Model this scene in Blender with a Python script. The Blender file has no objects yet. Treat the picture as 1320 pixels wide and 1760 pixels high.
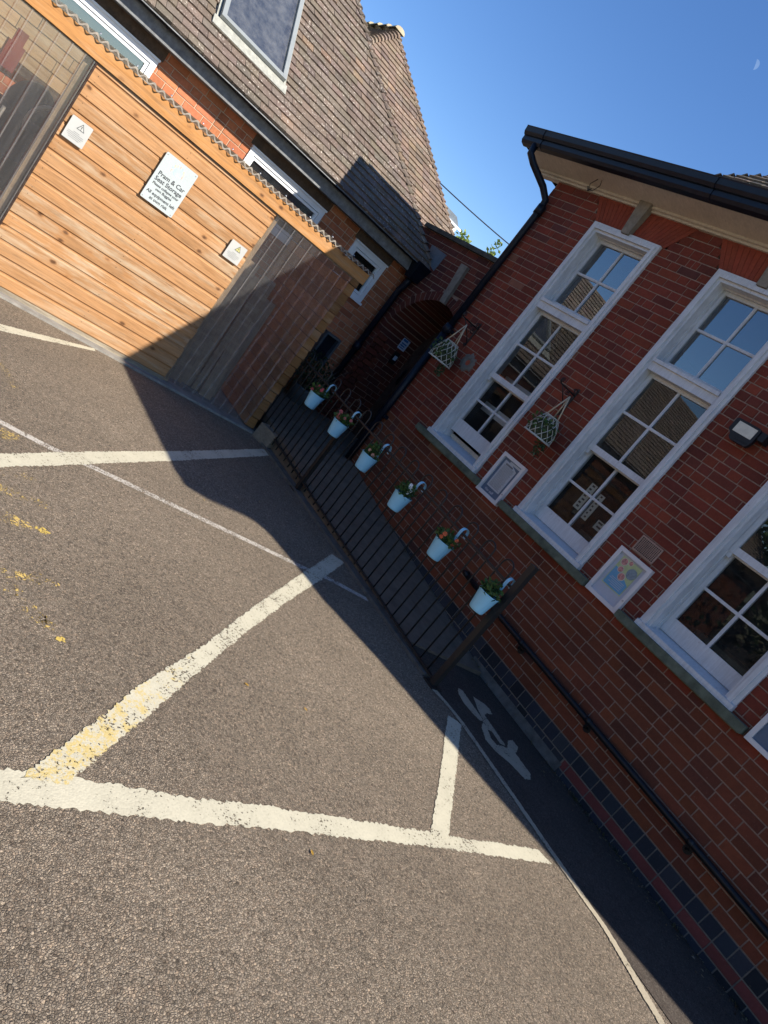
import bpy, bmesh, math, random
from mathutils import Vector, Matrix, noise as mnoise
R = random.Random(7)
SC = bpy.context.scene
COL = SC.collection
rad = math.radians

# ------------------------------------------------------------------ world, sun, camera
SUN_TO = Vector((-0.54, 1.145, -1.0)).normalized()          # direction the light travels
w = bpy.data.worlds.new("World"); SC.world = w; w.use_nodes = True
wn = w.node_tree; bg = wn.nodes['Background']
sky = wn.nodes.new('ShaderNodeTexSky'); sky.sky_type = 'NISHITA'; sky.sun_disc = False
sky.sun_elevation = math.asin(-SUN_TO.z)
sky.sun_rotation = math.atan2(-SUN_TO.x, -SUN_TO.y)
sky.air_density = 1.0; sky.dust_density = 0.1; sky.ozone_density = 3.0; sky.altitude = 50
hs_ = wn.nodes.new('ShaderNodeHueSaturation'); hs_.inputs['Saturation'].default_value = 1.20; hs_.inputs['Hue'].default_value = .508
wn.links.new(sky.outputs[0], hs_.inputs['Color']); wn.links.new(hs_.outputs[0], bg.inputs[0]); bg.inputs[1].default_value = 0.097
sl = bpy.data.lights.new('sun', 'SUN'); sl.energy = 4.6; sl.angle = rad(0.5); sl.color = (1.0, 0.93, 0.82)
so = bpy.data.objects.new('sun', sl); COL.objects.link(so)
so.rotation_euler = SUN_TO.to_track_quat('-Z', 'Y').to_euler(); so.location = (8, -12, 14)

cam = bpy.data.cameras.new('camera'); co = bpy.data.objects.new('camera', cam); COL.objects.link(co)
cam.sensor_fit = 'AUTO'; cam.sensor_width = 36; cam.lens = 36 * 1220 / 1760; cam.clip_start = .05; cam.clip_end = 6000
rt, up, fw = Vector((0.64465, -0.4556, 0.61389)), Vector((-0.34322, 0.54505, 0.76493)), Vector((0.6831, 0.70381, -0.195))
m3 = Matrix((rt, up, -fw)).transposed()
co.matrix_world = Matrix.Translation((0, 0, 1.6)) @ m3.to_4x4()
SC.camera = co
SC.view_settings.view_transform = 'Standard'; SC.view_settings.look = 'None'
SC.view_settings.exposure = 1.0; SC.view_settings.gamma = 1.0
SC.cycles.max_bounces = 8; SC.cycles.transparent_max_bounces = 16

# ------------------------------------------------------------------ material helpers
class NT:
    def __init__(s, name):
        s.m = bpy.data.materials.new(name); s.m.use_nodes = True
        s.t = s.m.node_tree; s.b = s.t.nodes['Principled BSDF']; s.out = s.t.nodes['Material Output']
        s.geo = None
    def n(s, typ, **kw):
        nd = s.t.nodes.new('ShaderNode' + typ)
        for k, v in kw.items():
            if hasattr(nd, k) and k not in nd.inputs.keys(): setattr(nd, k, v)
            else: nd.inputs[k].default_value = v
        return nd
    def l(s, a, b): s.t.links.new(a, b)
    def pos(s, scale=(1, 1, 1), obj=False):
        tc = s.n('TexCoord') if obj else s.n('NewGeometry')
        mp = s.n('Mapping'); mp.inputs['Scale'].default_value = scale
        s.l(tc.outputs['Object'] if obj else tc.outputs['Position'], mp.inputs['Vector'])
        return mp.outputs[0]
    def noise(s, vec, scale, detail=4, rough=.6, dist=0):
        nd = s.n('TexNoise'); nd.inputs['Scale'].default_value = scale; nd.inputs['Detail'].default_value = detail
        nd.inputs['Roughness'].default_value = rough; nd.inputs['Distortion'].default_value = dist
        s.l(vec, nd.inputs['Vector']); return nd.outputs['Fac']
    def voro(s, vec, scale, feature='F1', out='Distance'):
        nd = s.n('TexVoronoi'); nd.feature = feature; nd.inputs['Scale'].default_value = scale
        s.l(vec, nd.inputs['Vector']); return nd.outputs[out]
    def ramp(s, fac, stops):
        nd = s.n('ValToRGB'); cr = nd.color_ramp
        while len(cr.elements) < len(stops): cr.elements.new(.5)
        for e, (p, c) in zip(cr.elements, stops):
            e.position = p; e.color = (c, c, c, 1) if not hasattr(c, '__len__') else (*c, 1)
        s.l(fac, nd.inputs[0]); return nd.outputs[0]
    def mix(s, fac, a, b, blend='MIX'):
        nd = s.n('MixRGB'); nd.blend_type = blend
        for i, v in enumerate((fac, a, b)):
            if hasattr(v, 'is_linked') or hasattr(v, 'node'): s.l(v, nd.inputs[i])
            elif i == 0: nd.inputs[0].default_value = v
            else: nd.inputs[i].default_value = (*v, 1)
        return nd.outputs[0]
    def math(s, op, a, b=0.0):
        nd = s.n('Math'); nd.operation = op
        for i, v in enumerate((a, b)):
            if hasattr(v, 'node'): s.l(v, nd.inputs[i])
            else: nd.inputs[i].default_value = v
        return nd.outputs[0]
    def attr(s): return s.n('Attribute', attribute_name='Col').outputs['Color']
    def bump(s, h, strength=.3, dist=.01):
        nd = s.n('Bump'); nd.inputs['Strength'].default_value = strength; nd.inputs['Distance'].default_value = dist
        s.l(h, nd.inputs['Height']); s.l(nd.outputs[0], s.b.inputs['Normal']); return nd
    def col(s, c, rough=.8, metal=0, spec=None):
        if hasattr(c, 'node'): s.l(c, s.b.inputs['Base Color'])
        else: s.b.inputs['Base Color'].default_value = (*c, 1)
        if hasattr(rough, 'node'): s.l(rough, s.b.inputs['Roughness'])
        else: s.b.inputs['Roughness'].default_value = rough
        s.b.inputs['Metallic'].default_value = metal
        if spec is not None: s.b.inputs['Specular IOR Level'].default_value = spec
        return s
    def alpha(s, fac):            # fac 1 = opaque
        tr = s.n('BsdfTransparent'); mx = s.n('MixShader')
        s.l(fac, mx.inputs[0]); s.l(tr.outputs[0], mx.inputs[1]); s.l(s.b.outputs[0], mx.inputs[2])
        s.l(mx.outputs[0], s.out.inputs[0])

M = {}
def plain(name, c, rough=.6, metal=0, var=.25, scale=9, bump=.0, spec=None):
    t = NT(name); p = t.pos()
    f = t.noise(p, scale, 5, .65)
    lo = tuple(x * (1 - var) for x in c); hi = tuple(min(1, x * (1 + var)) for x in c)
    t.col(t.ramp(f, [(.3, lo), (.7, hi)]), rough, metal, spec)
    if bump: t.bump(t.noise(p, scale * 6, 4), bump, .004)
    M[name] = t.m; return t.m

def asphalt(name, c, stone, sc, bstr, big, crev=.42):
    t = NT(name); p = t.pos()
    v = t.n('TexVoronoi'); v.inputs['Scale'].default_value = sc; t.l(p, v.inputs['Vector'])
    ed = t.voro(p, sc, 'DISTANCE_TO_EDGE')
    v2 = t.n('TexVoronoi'); v2.inputs['Scale'].default_value = sc * 2.1; t.l(p, v2.inputs['Vector'])
    ed2 = t.voro(p, sc * 2.1, 'DISTANCE_TO_EDGE')
    sep = t.n('SeparateColor'); t.l(v.outputs['Color'], sep.inputs[0]); sep2 = t.n('SeparateColor'); t.l(v2.outputs['Color'], sep2.inputs[0])
    base = t.ramp(sep.outputs[0], [(0, tuple(x * .46 for x in c)), (.07, tuple(x * .68 for x in c)), (.5, c), (.85, tuple(x * 1.18 for x in c)), (.98, stone)])
    base = t.mix(.3, base, t.ramp(sep.outputs[1], [(0, (.9, .98, 1.05)), (.6, (1, 1, 1)), (1, (1.12, .97, .88))]), 'MULTIPLY')
    base = t.mix(.6, base, t.ramp(sep2.outputs[1], [(0, .72), (.6, 1.0), (.97, 1.3)]), 'MULTIPLY')
    base = t.mix(1.0, base, t.ramp(ed, [(0.0, crev), (.16, 1.0)]), 'MULTIPLY')
    base = t.mix(.5, base, t.ramp(ed2, [(0.0, .5), (.16, 1.0)]), 'MULTIPLY')
    base = t.mix(.8, base, t.ramp(t.noise(p, big, 5, .6), [(.3, .78), (.72, 1.18)]), 'MULTIPLY')
    base = t.mix(.6, base, t.ramp(t.noise(p, 9, 6, .75), [(.3, .78), (.7, 1.15)]), 'MULTIPLY')
    # old oil drips and scuffs
    st = t.math('MULTIPLY', t.ramp(t.noise(p, 2.3, 4, .7, 1.2), [(.66, 0.0), (.74, .38)]), t.ramp(t.noise(p, .6, 2), [(.45, .0), (.6, 1.0)]))
    base = t.mix(st, base, tuple(x * .42 for x in c))
    t.col(base, .92, 0, .2)
    h = t.mix(.4, t.ramp(ed, [(0, 0.0), (.22, .85), (.5, 1.0)]), t.ramp(ed2, [(0, 0.0), (.3, 1.0)]))
    t.bump(h, bstr, .0045)
    M[name] = t.m
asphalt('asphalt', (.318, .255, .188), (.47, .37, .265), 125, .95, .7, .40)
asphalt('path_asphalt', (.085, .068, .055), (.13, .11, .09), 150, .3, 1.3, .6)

def paint(name, c, wear, yellow=None, ramp_y=None):
    t = NT(name); p = t.pos()
    v = t.n('TexVoronoi'); v.inputs['Scale'].default_value = 135; t.l(p, v.inputs['Vector'])
    sep = t.n('SeparateColor'); t.l(v.outputs['Color'], sep.inputs[0])
    big = t.noise(p, 5, 6, .75); fine = t.noise(p, 95, 3, .6)
    k = t.math('ADD', t.math('MULTIPLY', big, .75), t.math('MULTIPLY', fine, .45))
    k = t.math('ADD', k, t.math('MULTIPLY', sep.outputs[0], .30))
    mask = t.ramp(k, [(max(0, wear - .03), 0.0), (wear + .03, 1.0)])
    base = t.ramp(t.noise(p, 5, 6, .7), [(.25, tuple(x * .82 for x in c)), (.7, c)])
    base = t.mix(.5, base, t.ramp(sep.outputs[1], [(0, .82), (.6, 1.0)]), 'MULTIPLY')
    if yellow:
        yv = t.noise(p, 16, 6, .85)
        yv = t.math('ADD', yv, t.math('MULTIPLY', t.noise(p, 120, 3, .7), .32))
        sx = t.n('SeparateXYZ'); t.l(p, sx.inputs[0])
        yv = t.math('ADD', yv, t.math('MULTIPLY', t.math('MINIMUM', t.math('SUBTRACT', 1.75, sx.outputs[0]), .5), .26))   # more of the old yellow coat survives at the near end
        base = t.mix(t.ramp(yv, [(yellow - .04, 0.0), (yellow + .04, 1.0)]), base, (.50, .39, .16))
    t.col(base, .75, 0, .3); t.bump(t.ramp(v.outputs['Distance'], [(0, 1.0), (.7, 0.0)]), .16, .003)
    t.alpha(mask); M[name] = t.m
paint('white_paint', (.52, .48, .36), .565)
paint('worn_paint', (.50, .46, .36), .71)
paint('thin_paint', (.46, .42, .36), .68)
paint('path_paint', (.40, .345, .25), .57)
paint('yellowed_paint', (.52, .48, .36), .61, yellow=.79)
paint('yellow_disc', (.56, .40, .10), .66); paint('yellow_paint', (.54, .38, .12), .875)

def brickmat(name, bstr=.25):
    t = NT(name); p = t.pos()
    a = t.attr()
    a = t.mix(.7, a, t.ramp(t.noise(p, 45, 5, .7), [(.25, .7), (.75, 1.25)]), 'MULTIPLY')
    a = t.mix(.75, a, t.ramp(t.noise(p, 2.2, 5, .65), [(.3, .72), (.7, 1.22)]), 'MULTIPLY')
    spk = t.ramp(t.noise(p, 130, 2, .5), [(.70, 0.0), (.78, .5)])
    a = t.mix(spk, a, (.36, .27, .2))
    t.col(a, .85, 0, .3); t.bump(t.noise(p, 160, 4, .7), bstr, .003); M[name] = t.m
brickmat('brick')
def mortarmat(name, c):
    t = NT(name); p = t.pos()
    t.col(t.ramp(t.noise(p, 30, 5, .7), [(.25, tuple(x * .65 for x in c)), (.75, tuple(x * 1.15 for x in c))]), .95, 0, .1)
    t.bump(t.noise(p, 250, 3), .3, .003); M[name] = t.m
mortarmat('mortar', (.29, .20, .155)); mortarmat('dark_mortar', (.19, .165, .14)); mortarmat('pale_mortar', (.50, .36, .25)); mortarmat('grey_mortar', (.15, .14, .125))
def tilemat(name):
    t = NT(name); p = t.pos()
    a = t.attr()
    a = t.mix(.8, a, t.ramp(t.noise(p, 3.0, 5, .65), [(.3, .72), (.7, 1.25)]), 'MULTIPLY')
    a = t.mix(.6, a, t.ramp(t.noise(p, 60, 4, .7), [(.3, .7), (.7, 1.2)]), 'MULTIPLY')
    li = t.math('MULTIPLY', t.ramp(t.noise(p, 42, 3, .55), [(.60, 0.0), (.65, 1.0)]), t.ramp(t.noise(p, 3.5, 3, .6), [(.42, .15), (.62, 1.0)]))
    a = t.mix(li, a, (.47, .42, .36))
    t.col(a, .9, 0, .2); t.bump(t.noise(p, 120, 4, .7), .35, .004); M[name] = t.m
tilemat('tile')

def woodmat(name, c, axis='x', knots=True, grey=.0):
    t = NT(name)
    st = {'x': (1.1, 9, 22), 'z': (22, 9, 1.1), 'y': (14, 1.1, 22)}[axis]
    p = t.pos(st); p1 = t.pos()
    at = t.attr(); sp = t.n('SeparateColor'); t.l(at, sp.inputs[0])
    ofs = t.n('CombineXYZ'); t.l(t.math('MULTIPLY', sp.outputs[0], 37.0), ofs.inputs[0])
    vm = t.n('VectorMath'); vm.operation = 'ADD'; t.l(p, vm.inputs[0]); t.l(ofs.outputs[0], vm.inputs[1]); p = vm.outputs[0]
    g = t.noise(p, 3.0, 6, .65, .6)
    a = t.ramp(g, [(.25, tuple(x * .62 for x in c)), (.5, c), (.78, tuple(min(1, x * 1.25) for x in c))])
    fine = t.noise(p, 12.0, 3, .6)
    a = t.mix(.5, a, t.ramp(fine, [(.3, .72), (.65, 1.12)]), 'MULTIPLY')
    # each board has its own tone
    a = t.mix(.95, a, t.ramp(sp.outputs[1], [(0, .70), (1, 1.22)]), 'MULTIPLY')
    gr = t.math('MULTIPLY', t.ramp(t.noise(t.pos((.9, 5, 7)), 2.2, 5, .7), [(.46, 0.0), (.66, .55)]), t.math('ADD', sp.outputs[2], .15))
    a = t.mix(gr, a, (.47, .40, .29))
    if knots:
        kp = t.pos((5.5, 9, 9.3))
        vk = t.n('TexVoronoi'); vk.inputs['Scale'].default_value = 1.0; t.l(kp, vk.inputs['Vector'])
        d = t.math('ADD', vk.outputs['Distance'], t.math('MULTIPLY', t.noise(p1, 45, 3), .12))
        sk = t.n('SeparateColor'); t.l(vk.outputs['Color'], sk.inputs[0])
        kk = t.math('MULTIPLY', t.ramp(d, [(.13, 1.0), (.24, 0.0)]), t.ramp(sk.outputs[0], [(.50, 0.0), (.56, 1.0)]))
        halo = t.math('MULTIPLY', t.ramp(d, [(.16, .6), (.42, 0.0)]), t.ramp(sk.outputs[0], [(.50, 0.0), (.56, 1.0)]))
        a = t.mix(halo, a, (.33, .15, .05)); a = t.mix(kk, a, (.10, .045, .018))
    t.col(a, .7, 0, .25); t.bump(g, .12, .004); M[name] = t.m
woodmat('cladding', (.41, .214, .092)); woodmat('fascia_wood', (.36, .17, .055), knots=True)
woodmat('lining_wood', (.36, .24, .13), 'x', False); woodmat('plank', (.27, .20, .14), 'z', False); woodmat('end_wood', (.27, .125, .04), 'x', False)
woodmat('door_wood', (.05, .025, .018), 'z', False); woodmat('old_timber', (.26, .215, .16), 'x', False)

def whitewood(name, c=(.62, .64, .66)):
    t = NT(name); p = t.pos()
    a = t.ramp(t.noise(p, 5, 6, .7), [(.25, tuple(x * .82 for x in c)), (.7, c)])
    chip = t.ramp(t.noise(p, 34, 5, .75), [(.645, 0.0), (.69, .65)])
    a = t.mix(chip, a, (.22, .2, .18))
    streak = t.ramp(t.noise(t.pos((6, 14, 1.5)), 4, 5, .7), [(.35, .76), (.65, 1.0)])
    a = t.mix(.8, a, streak, 'MULTIPLY')
    t.col(a, .5, 0, .4); t.bump(t.noise(p, 60, 4), .15, .003); M[name] = t.m
whitewood('white_wood'); whitewood('cream_paint', (.60, .54, .45))
plain('upvc', (.74, .75, .76), .35, var=.05)
def glassmat(name, tint, refl, rough=.0, wav=.004, dust=(.01, .07)):
    t = NT(name); p = t.pos()
    fr = t.n('Fresnel'); fr.inputs['IOR'].default_value = 1.52
    f = t.math('ADD', t.math('MULTIPLY', fr.outputs[0], {'clear_cover': .35, 'low_glass': .55}.get(name, 1.2)), refl)
    gl = t.n('BsdfGlossy'); gl.inputs['Roughness'].default_value = rough; gl.inputs['Color'].default_value = (.93, .97, 1, 1)
    tr = t.n('BsdfTransparent'); tr.inputs['Color'].default_value = (*tint, 1)
    bp = t.n('Bump'); bp.inputs['Strength'].default_value = wav; bp.inputs['Distance'].default_value = .02
    t.l(t.noise(p, 2.5, 2), bp.inputs['Height']); t.l(bp.outputs[0], gl.inputs['Normal'])
    mx = t.n('MixShader'); t.l(f, mx.inputs[0]); t.l(tr.outputs[0], mx.inputs[1]); t.l(gl.outputs[0], mx.inputs[2])
    # a film of dust on the pane
    df = t.n('BsdfDiffuse'); df.inputs['Color'].default_value = (.35, .35, .34, 1)
    mx2 = t.n('MixShader'); t.l(t.ramp(t.noise(p, 9, 6, .75), [(.35, dust[0]), (.8, dust[1])]), mx2.inputs[0])
    t.l(mx.outputs[0], mx2.inputs[1]); t.l(df.outputs[0], mx2.inputs[2]); t.l(mx2.outputs[0], t.out.inputs[0]); M[name] = t.m
glassmat('glass', (.75, .8, .8), .02); glassmat('top_glass', (.6, .7, .75), .13); glassmat('clear_cover', (.96, .97, .98), -.01); glassmat('skylight_glass', (.25, .3, .35), .16, .12, .03, (.08, .34)); glassmat('low_glass', (.78, .8, .8), -.012)
glassmat('frosted_glass', (.4, .5, .5), .16, .1)
def plasticsheet(name, haze, c, rib=False):
    t = NT(name); p = t.pos((60, 60, 3)); p1 = t.pos()
    df = t.n('BsdfDiffuse'); df.inputs['Color'].default_value = (*c, 1)
    tr = t.n('BsdfTransparent'); tr.inputs['Color'].default_value = (.86, .84, .80, 1)
    gl = t.n('BsdfGlossy'); gl.inputs['Roughness'].default_value = .12
    hz = t.math('ADD', t.ramp(t.noise(p, 1.0, 4, .7), [(.3, haze * .6), (.75, haze * 1.35)]), t.ramp(t.noise(p1, 30, 5, .7), [(.62, 0.0), (.72, .22)]))
    tl = t.n('BsdfTranslucent'); tl.inputs['Color'].default_value = (*[min(1, k * 1.3) for k in c], 1); dm = t.n('MixShader'); dm.inputs[0].default_value = .5; t.l(df.outputs[0], dm.inputs[1]); t.l(tl.outputs[0], dm.inputs[2]); df = dm
    a = t.n('MixShader'); t.l(hz, a.inputs[0]); t.l(tr.outputs[0], a.inputs[1]); t.l(df.outputs[0], a.inputs[2])
    fr = t.n('Fresnel'); fr.inputs['IOR'].default_value = 1.45
    b = t.n('MixShader'); t.l(t.math('ADD', t.math('MINIMUM', fr.outputs[0], .12), .02), b.inputs[0]); t.l(a.outputs[0], b.inputs[1]); t.l(gl.outputs[0], b.inputs[2])
    t.l(b.outputs[0], t.out.inputs[0]); M[name] = t.m
plasticsheet('polycarbonate', .15, (.42, .42, .43)); plasticsheet('corrugated_plastic', .12, (.42, .38, .32)); plain('plastic_edge', (.24, .205, .165), .6, 0, .4, 30)
plasticsheet('polycarbonate_rib', .32, (.52, .51, .50))
plain('black_metal', (.008, .009, .011), .42, .0, .3, 20, .05, .3)
plain('brown_metal', (.009, .0075, .0065), .6, 0, .4, 30, .1)
plain('wall_iron', (.010, .0095, .009), .55, 0, .4, 40, .1)
plain('gutter_black', (.005, .0085, .017), .42, 0, .3, 12, .03, .22)
plain('lead', (.10, .125, .15), .55, 0, .3, 6, .05)
plain('slate_fascia', (.17, .175, .18), .7, 0, .35, 18, .2)
plain('lintel_brown', (.085, .055, .036), .85, 0, .35, 25, .2)
plain('stone', (.20, .175, .14), .85, 0, .3, 14, .25)
plain('dark_coping', (.055, .055, .045), .9, 0, .5, 14, .3)
plain('concrete', (.128, .094, .066), .92, 0, .28, 8, .35)
plain('kerb_stone', (.09, .085, .075), .9, 0, .4, 12, .4)
plain('slab_edge', (.22, .205, .18), .9, 0, .3, 12, .3)
plain('rubbed_brick', (.25, .050, .025), .85, 0, .28, 7, .15)
plain('pot_blue', (.27, .56, .72), .32, 0, .06, 8, .0, .5)
plain('basket_white', (.44, .43, .37), .5, 0, .12, 30)
plain('rope', (.42, .36, .26), .9, 0, .25, 60)
plain('moss_mat', (.05, .06, .03), .95, 0, .5, 40, .4)
plain('soil', (.02, .015, .01), .95)
plain('sign_white', (.40, .44, .44), .35, 0, .03)
plain('label_white', (.41, .41, .39), .45, 0, .04)
plain('ink', (.035, .04, .045), .5); plain('faint_ink', (.20, .20, .20), .6)
plain('teal_print', (.35, .66, .62), .5); plain('coral_print', (.75, .42, .34), .5); plain('lime_print', (.62, .72, .34), .5); plain('sand_print', (.78, .64, .42), .5)
plain('poster_blue', (.10, .36, .58), .45, 0, .08); plain('poster_green', (.48, .56, .28), .5); plain('poster_pink', (.55, .24, .22), .5, 0, .5, 70)
plain('poster_grey', (.20, .28, .33), .5, 0, .35, 60); plain('poster_cream', (.62, .56, .46), .5); plain('yellow_print', (.46, .42, .16), .5)
plain('frame_white', (.60, .58, .58), .4, 0, .05); plain('board_blue', (.10, .15, .23), .6, 0, .1); plain('paper', (.52, .54, .57), .7, 0, .08)
plain('backing_paper', (.50, .53, .60), .6, 0, .06); plain('note_paper', (.42, .45, .40), .8, 0, .1)
plain('lamp_lens', (.56, .52, .42), .25, 0, .12, 25); plain('grille', (.34, .22, .17), .8); plain('void', (.003, .003, .003), 1.0)
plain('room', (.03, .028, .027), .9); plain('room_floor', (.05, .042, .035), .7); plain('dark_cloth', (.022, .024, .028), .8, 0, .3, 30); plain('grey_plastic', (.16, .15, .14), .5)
plain('cabinet_grey', (.07, .085, .10), .5); plain('silver', (.35, .36, .38), .35, .6); plain('sign_blue', (.03, .13, .36), .5); plain('pale_blue_sign', (.45, .56, .68), .5)
plain('house_wall', (.70, .70, .66), .8); plain('cable_black', (.02, .02, .02), .6); plain('trunk', (.09, .07, .05), .9, 0, .4, 20, .4); plain('red_cloth', (.14, .016, .014), .8)
def leafmat(name):
    t = NT(name); t.col(t.attr(), .5, 0, .3)
    tl = t.n('BsdfTranslucent'); t.l(t.attr(), tl.inputs[0]); mx = t.n('MixShader'); mx.inputs[0].default_value = .25
    t.l(t.b.outputs[0], mx.inputs[1]); t.l(tl.outputs[0], mx.inputs[2]); t.l(mx.outputs[0], t.out.inputs[0]); M[name] = t.m
leafmat('leaf'); leafmat('petal')
def moonmat():
    t = NT('moon'); em = t.n('Emission'); em.inputs[1].default_value = .74; p = t.pos((.02, .02, .02))
    t.l(t.ramp(t.noise(p, 1, 3), [(.3, (.12, .22, .44)), (.7, (.16, .27, .50))]), em.inputs[0]); t.l(em.outputs[0], t.out.inputs[0]); M['moon'] = t.m
moonmat()

# ------------------------------------------------------------------ mesh builder
def wloc(o):
    v = Vector((0, 0, 0))
    while o: v += o.location; o = o.parent
    return v
class MB:
    def __init__(s): s.v = []; s.f = []; s.c = []; s.sm = []
    def add(s, vs, fs, col=None, sm=False):
        k = len(s.v); s.v += [tuple(v) for v in vs]
        for f in fs: s.f.append([i + k for i in f]); s.c.append(col); s.sm.append(sm)
        return s
    def box(s, a, b, col=None):
        x0, x1 = sorted((a[0], b[0])); y0, y1 = sorted((a[1], b[1])); z0, z1 = sorted((a[2], b[2]))
        return s.add([(x0, y0, z0), (x1, y0, z0), (x1, y1, z0), (x0, y1, z0), (x0, y0, z1), (x1, y0, z1), (x1, y1, z1), (x0, y1, z1)],
              [(0, 3, 2, 1), (4, 5, 6, 7), (0, 1, 5, 4), (1, 2, 6, 5), (2, 3, 7, 6), (3, 0, 4, 7)], col)
    def hexa(s, lo, hi, col=None):     # two quads joined
        return s.add(list(lo) + list(hi), [(0, 3, 2, 1), (4, 5, 6, 7), (0, 1, 5, 4), (1, 2, 6, 5), (2, 3, 7, 6), (3, 0, 4, 7)], col)
    def quad(s, *p, col=None): return s.add(p, [tuple(range(len(p)))], col)
    def prism(s, poly, ex, col=None):  # poly: 3D points, ex: extrusion vector
        n = len(poly); ex = Vector(ex)
        q = [Vector(p) for p in poly]
        return s.add(q + [p + ex for p in q], [tuple(range(n))[::-1], tuple(range(n, 2 * n))] + [(i, (i + 1) % n, n + (i + 1) % n, n + i) for i in range(n)], col)
    def tube(s, pts, r, n=8, col=None, cap=True, closed=False):
        P = [Vector(p) for p in pts]; N = len(P); rr = r if hasattr(r, '__len__') else [r] * N
        rings = []; prev = None
        for i in range(N):
            if closed: d = P[(i + 1) % N] - P[i - 1]
            else: d = P[min(i + 1, N - 1)] - P[max(i - 1, 0)]
            d.normalize()
            a = prev if prev is not None else (Vector((0, 0, 1)) if abs(d.z) < .9 else Vector((1, 0, 0)))
            a = (a - d * a.dot(d)); a.normalize(); prev = a; b = d.cross(a)
            rings.append([P[i] + (a * math.cos(t) + b * math.sin(t)) * rr[i] for t in [2 * math.pi * k / n for k in range(n)]])
        vs = [v for rg in rings for v in rg]; fs = []
        for i in range(N if closed else N - 1):
            j = (i + 1) % N
            for k in range(n): fs.append((i * n + k, i * n + (k + 1) % n, j * n + (k + 1) % n, j * n + k))
        s.add(vs, fs, col, True)
        if cap and not closed:
            k0 = len(s.v) - len(vs)
            s.f.append([k0 + i for i in range(n)][::-1]); s.c.append(col); s.sm.append(False)
            s.f.append([k0 + (N - 1) * n + i for i in range(n)]); s.c.append(col); s.sm.append(False)
        return s
    def lathe(s, prof, cen, n=20, col=None):     # prof: (r, z)
        cx, cy, cz = cen; vs = []; fs = []
        for (r, z) in prof:
            vs += [(cx + r * math.cos(2 * math.pi * k / n), cy + r * math.sin(2 * math.pi * k / n), cz + z) for k in range(n)]
        for i in range(len(prof) - 1):
            for k in range(n): fs.append((i * n + k, i * n + (k + 1) % n, (i + 1) * n + (k + 1) % n, (i + 1) * n + k))
        return s.add(vs, fs, col, True)
    def build(s, name, mat, parent=None, loc=None):
        me = bpy.data.meshes.new(name)
        if parent is not None: off = wloc(parent)
        elif loc is not None: off = Vector(loc)
        else:
            xs, ys, zs = zip(*s.v); off = Vector(((min(xs) + max(xs)) / 2, (min(ys) + max(ys)) / 2, min(zs)))
        me.from_pydata([(v[0] - off.x, v[1] - off.y, v[2] - off.z) for v in s.v], [], s.f)
        if any(c is not None for c in s.c):
            at = me.color_attributes.new('Col', 'FLOAT_COLOR', 'CORNER'); d = []
            for f, c in zip(s.f, s.c):
                c = c or (1, 1, 1)
                d += [c[0], c[1], c[2], 1.0] * len(f)
            at.data.foreach_set('color', d)
        if any(s.sm): me.polygons.foreach_set('use_smooth', s.sm)
        me.materials.append(M[mat] if isinstance(mat, str) else mat); me.update()
        o = bpy.data.objects.new(name, me); COL.objects.link(o)
        if parent is not None: o.parent = parent
        else: o.location = off
        return o
def thing(name, label, cat, loc, group=None):
    o = bpy.data.objects.new(name, None); COL.objects.link(o); o.location = loc; o.empty_display_size = .1
    o['label'] = label; o['category'] = cat
    if group: o['group'] = group
    return o
def tag(o, label, cat, group=None):
    o['label'] = label; o['category'] = cat
    if group: o['group'] = group
    return o
def struct(o): o['kind'] = 'structure'; return o
def jit(c, v): k = 1 + R.uniform(-v, v); return tuple(max(0, x * k * (1 + R.uniform(-v, v) * .3)) for x in c)
def text_mb(txt, size, frame, align='CENTER', depth=.0012):
    """lettering as mesh; frame = (origin, xaxis, yaxis)"""
    cu = bpy.data.curves.new('lettering', 'FONT'); cu.body = txt; cu.size = size; cu.align_x = align; cu.extrude = depth / 2; cu.resolution_u = 3; cu.offset = size * .012
    ob = bpy.data.objects.new('lettering', cu); COL.objects.link(ob)
    dg = bpy.context.evaluated_depsgraph_get(); me = bpy.data.meshes.new_from_object(ob.evaluated_get(dg))
    o, x, y = (Vector(k) for k in frame); z = x.cross(y)
    mb = MB(); mb.add([o + x * v.co.x + y * v.co.y + z * (v.co.z + depth / 2) for v in me.vertices], [tuple(p.vertices) for p in me.polygons])
    bpy.data.objects.remove(ob); bpy.data.meshes.remove(me); return mb

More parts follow.
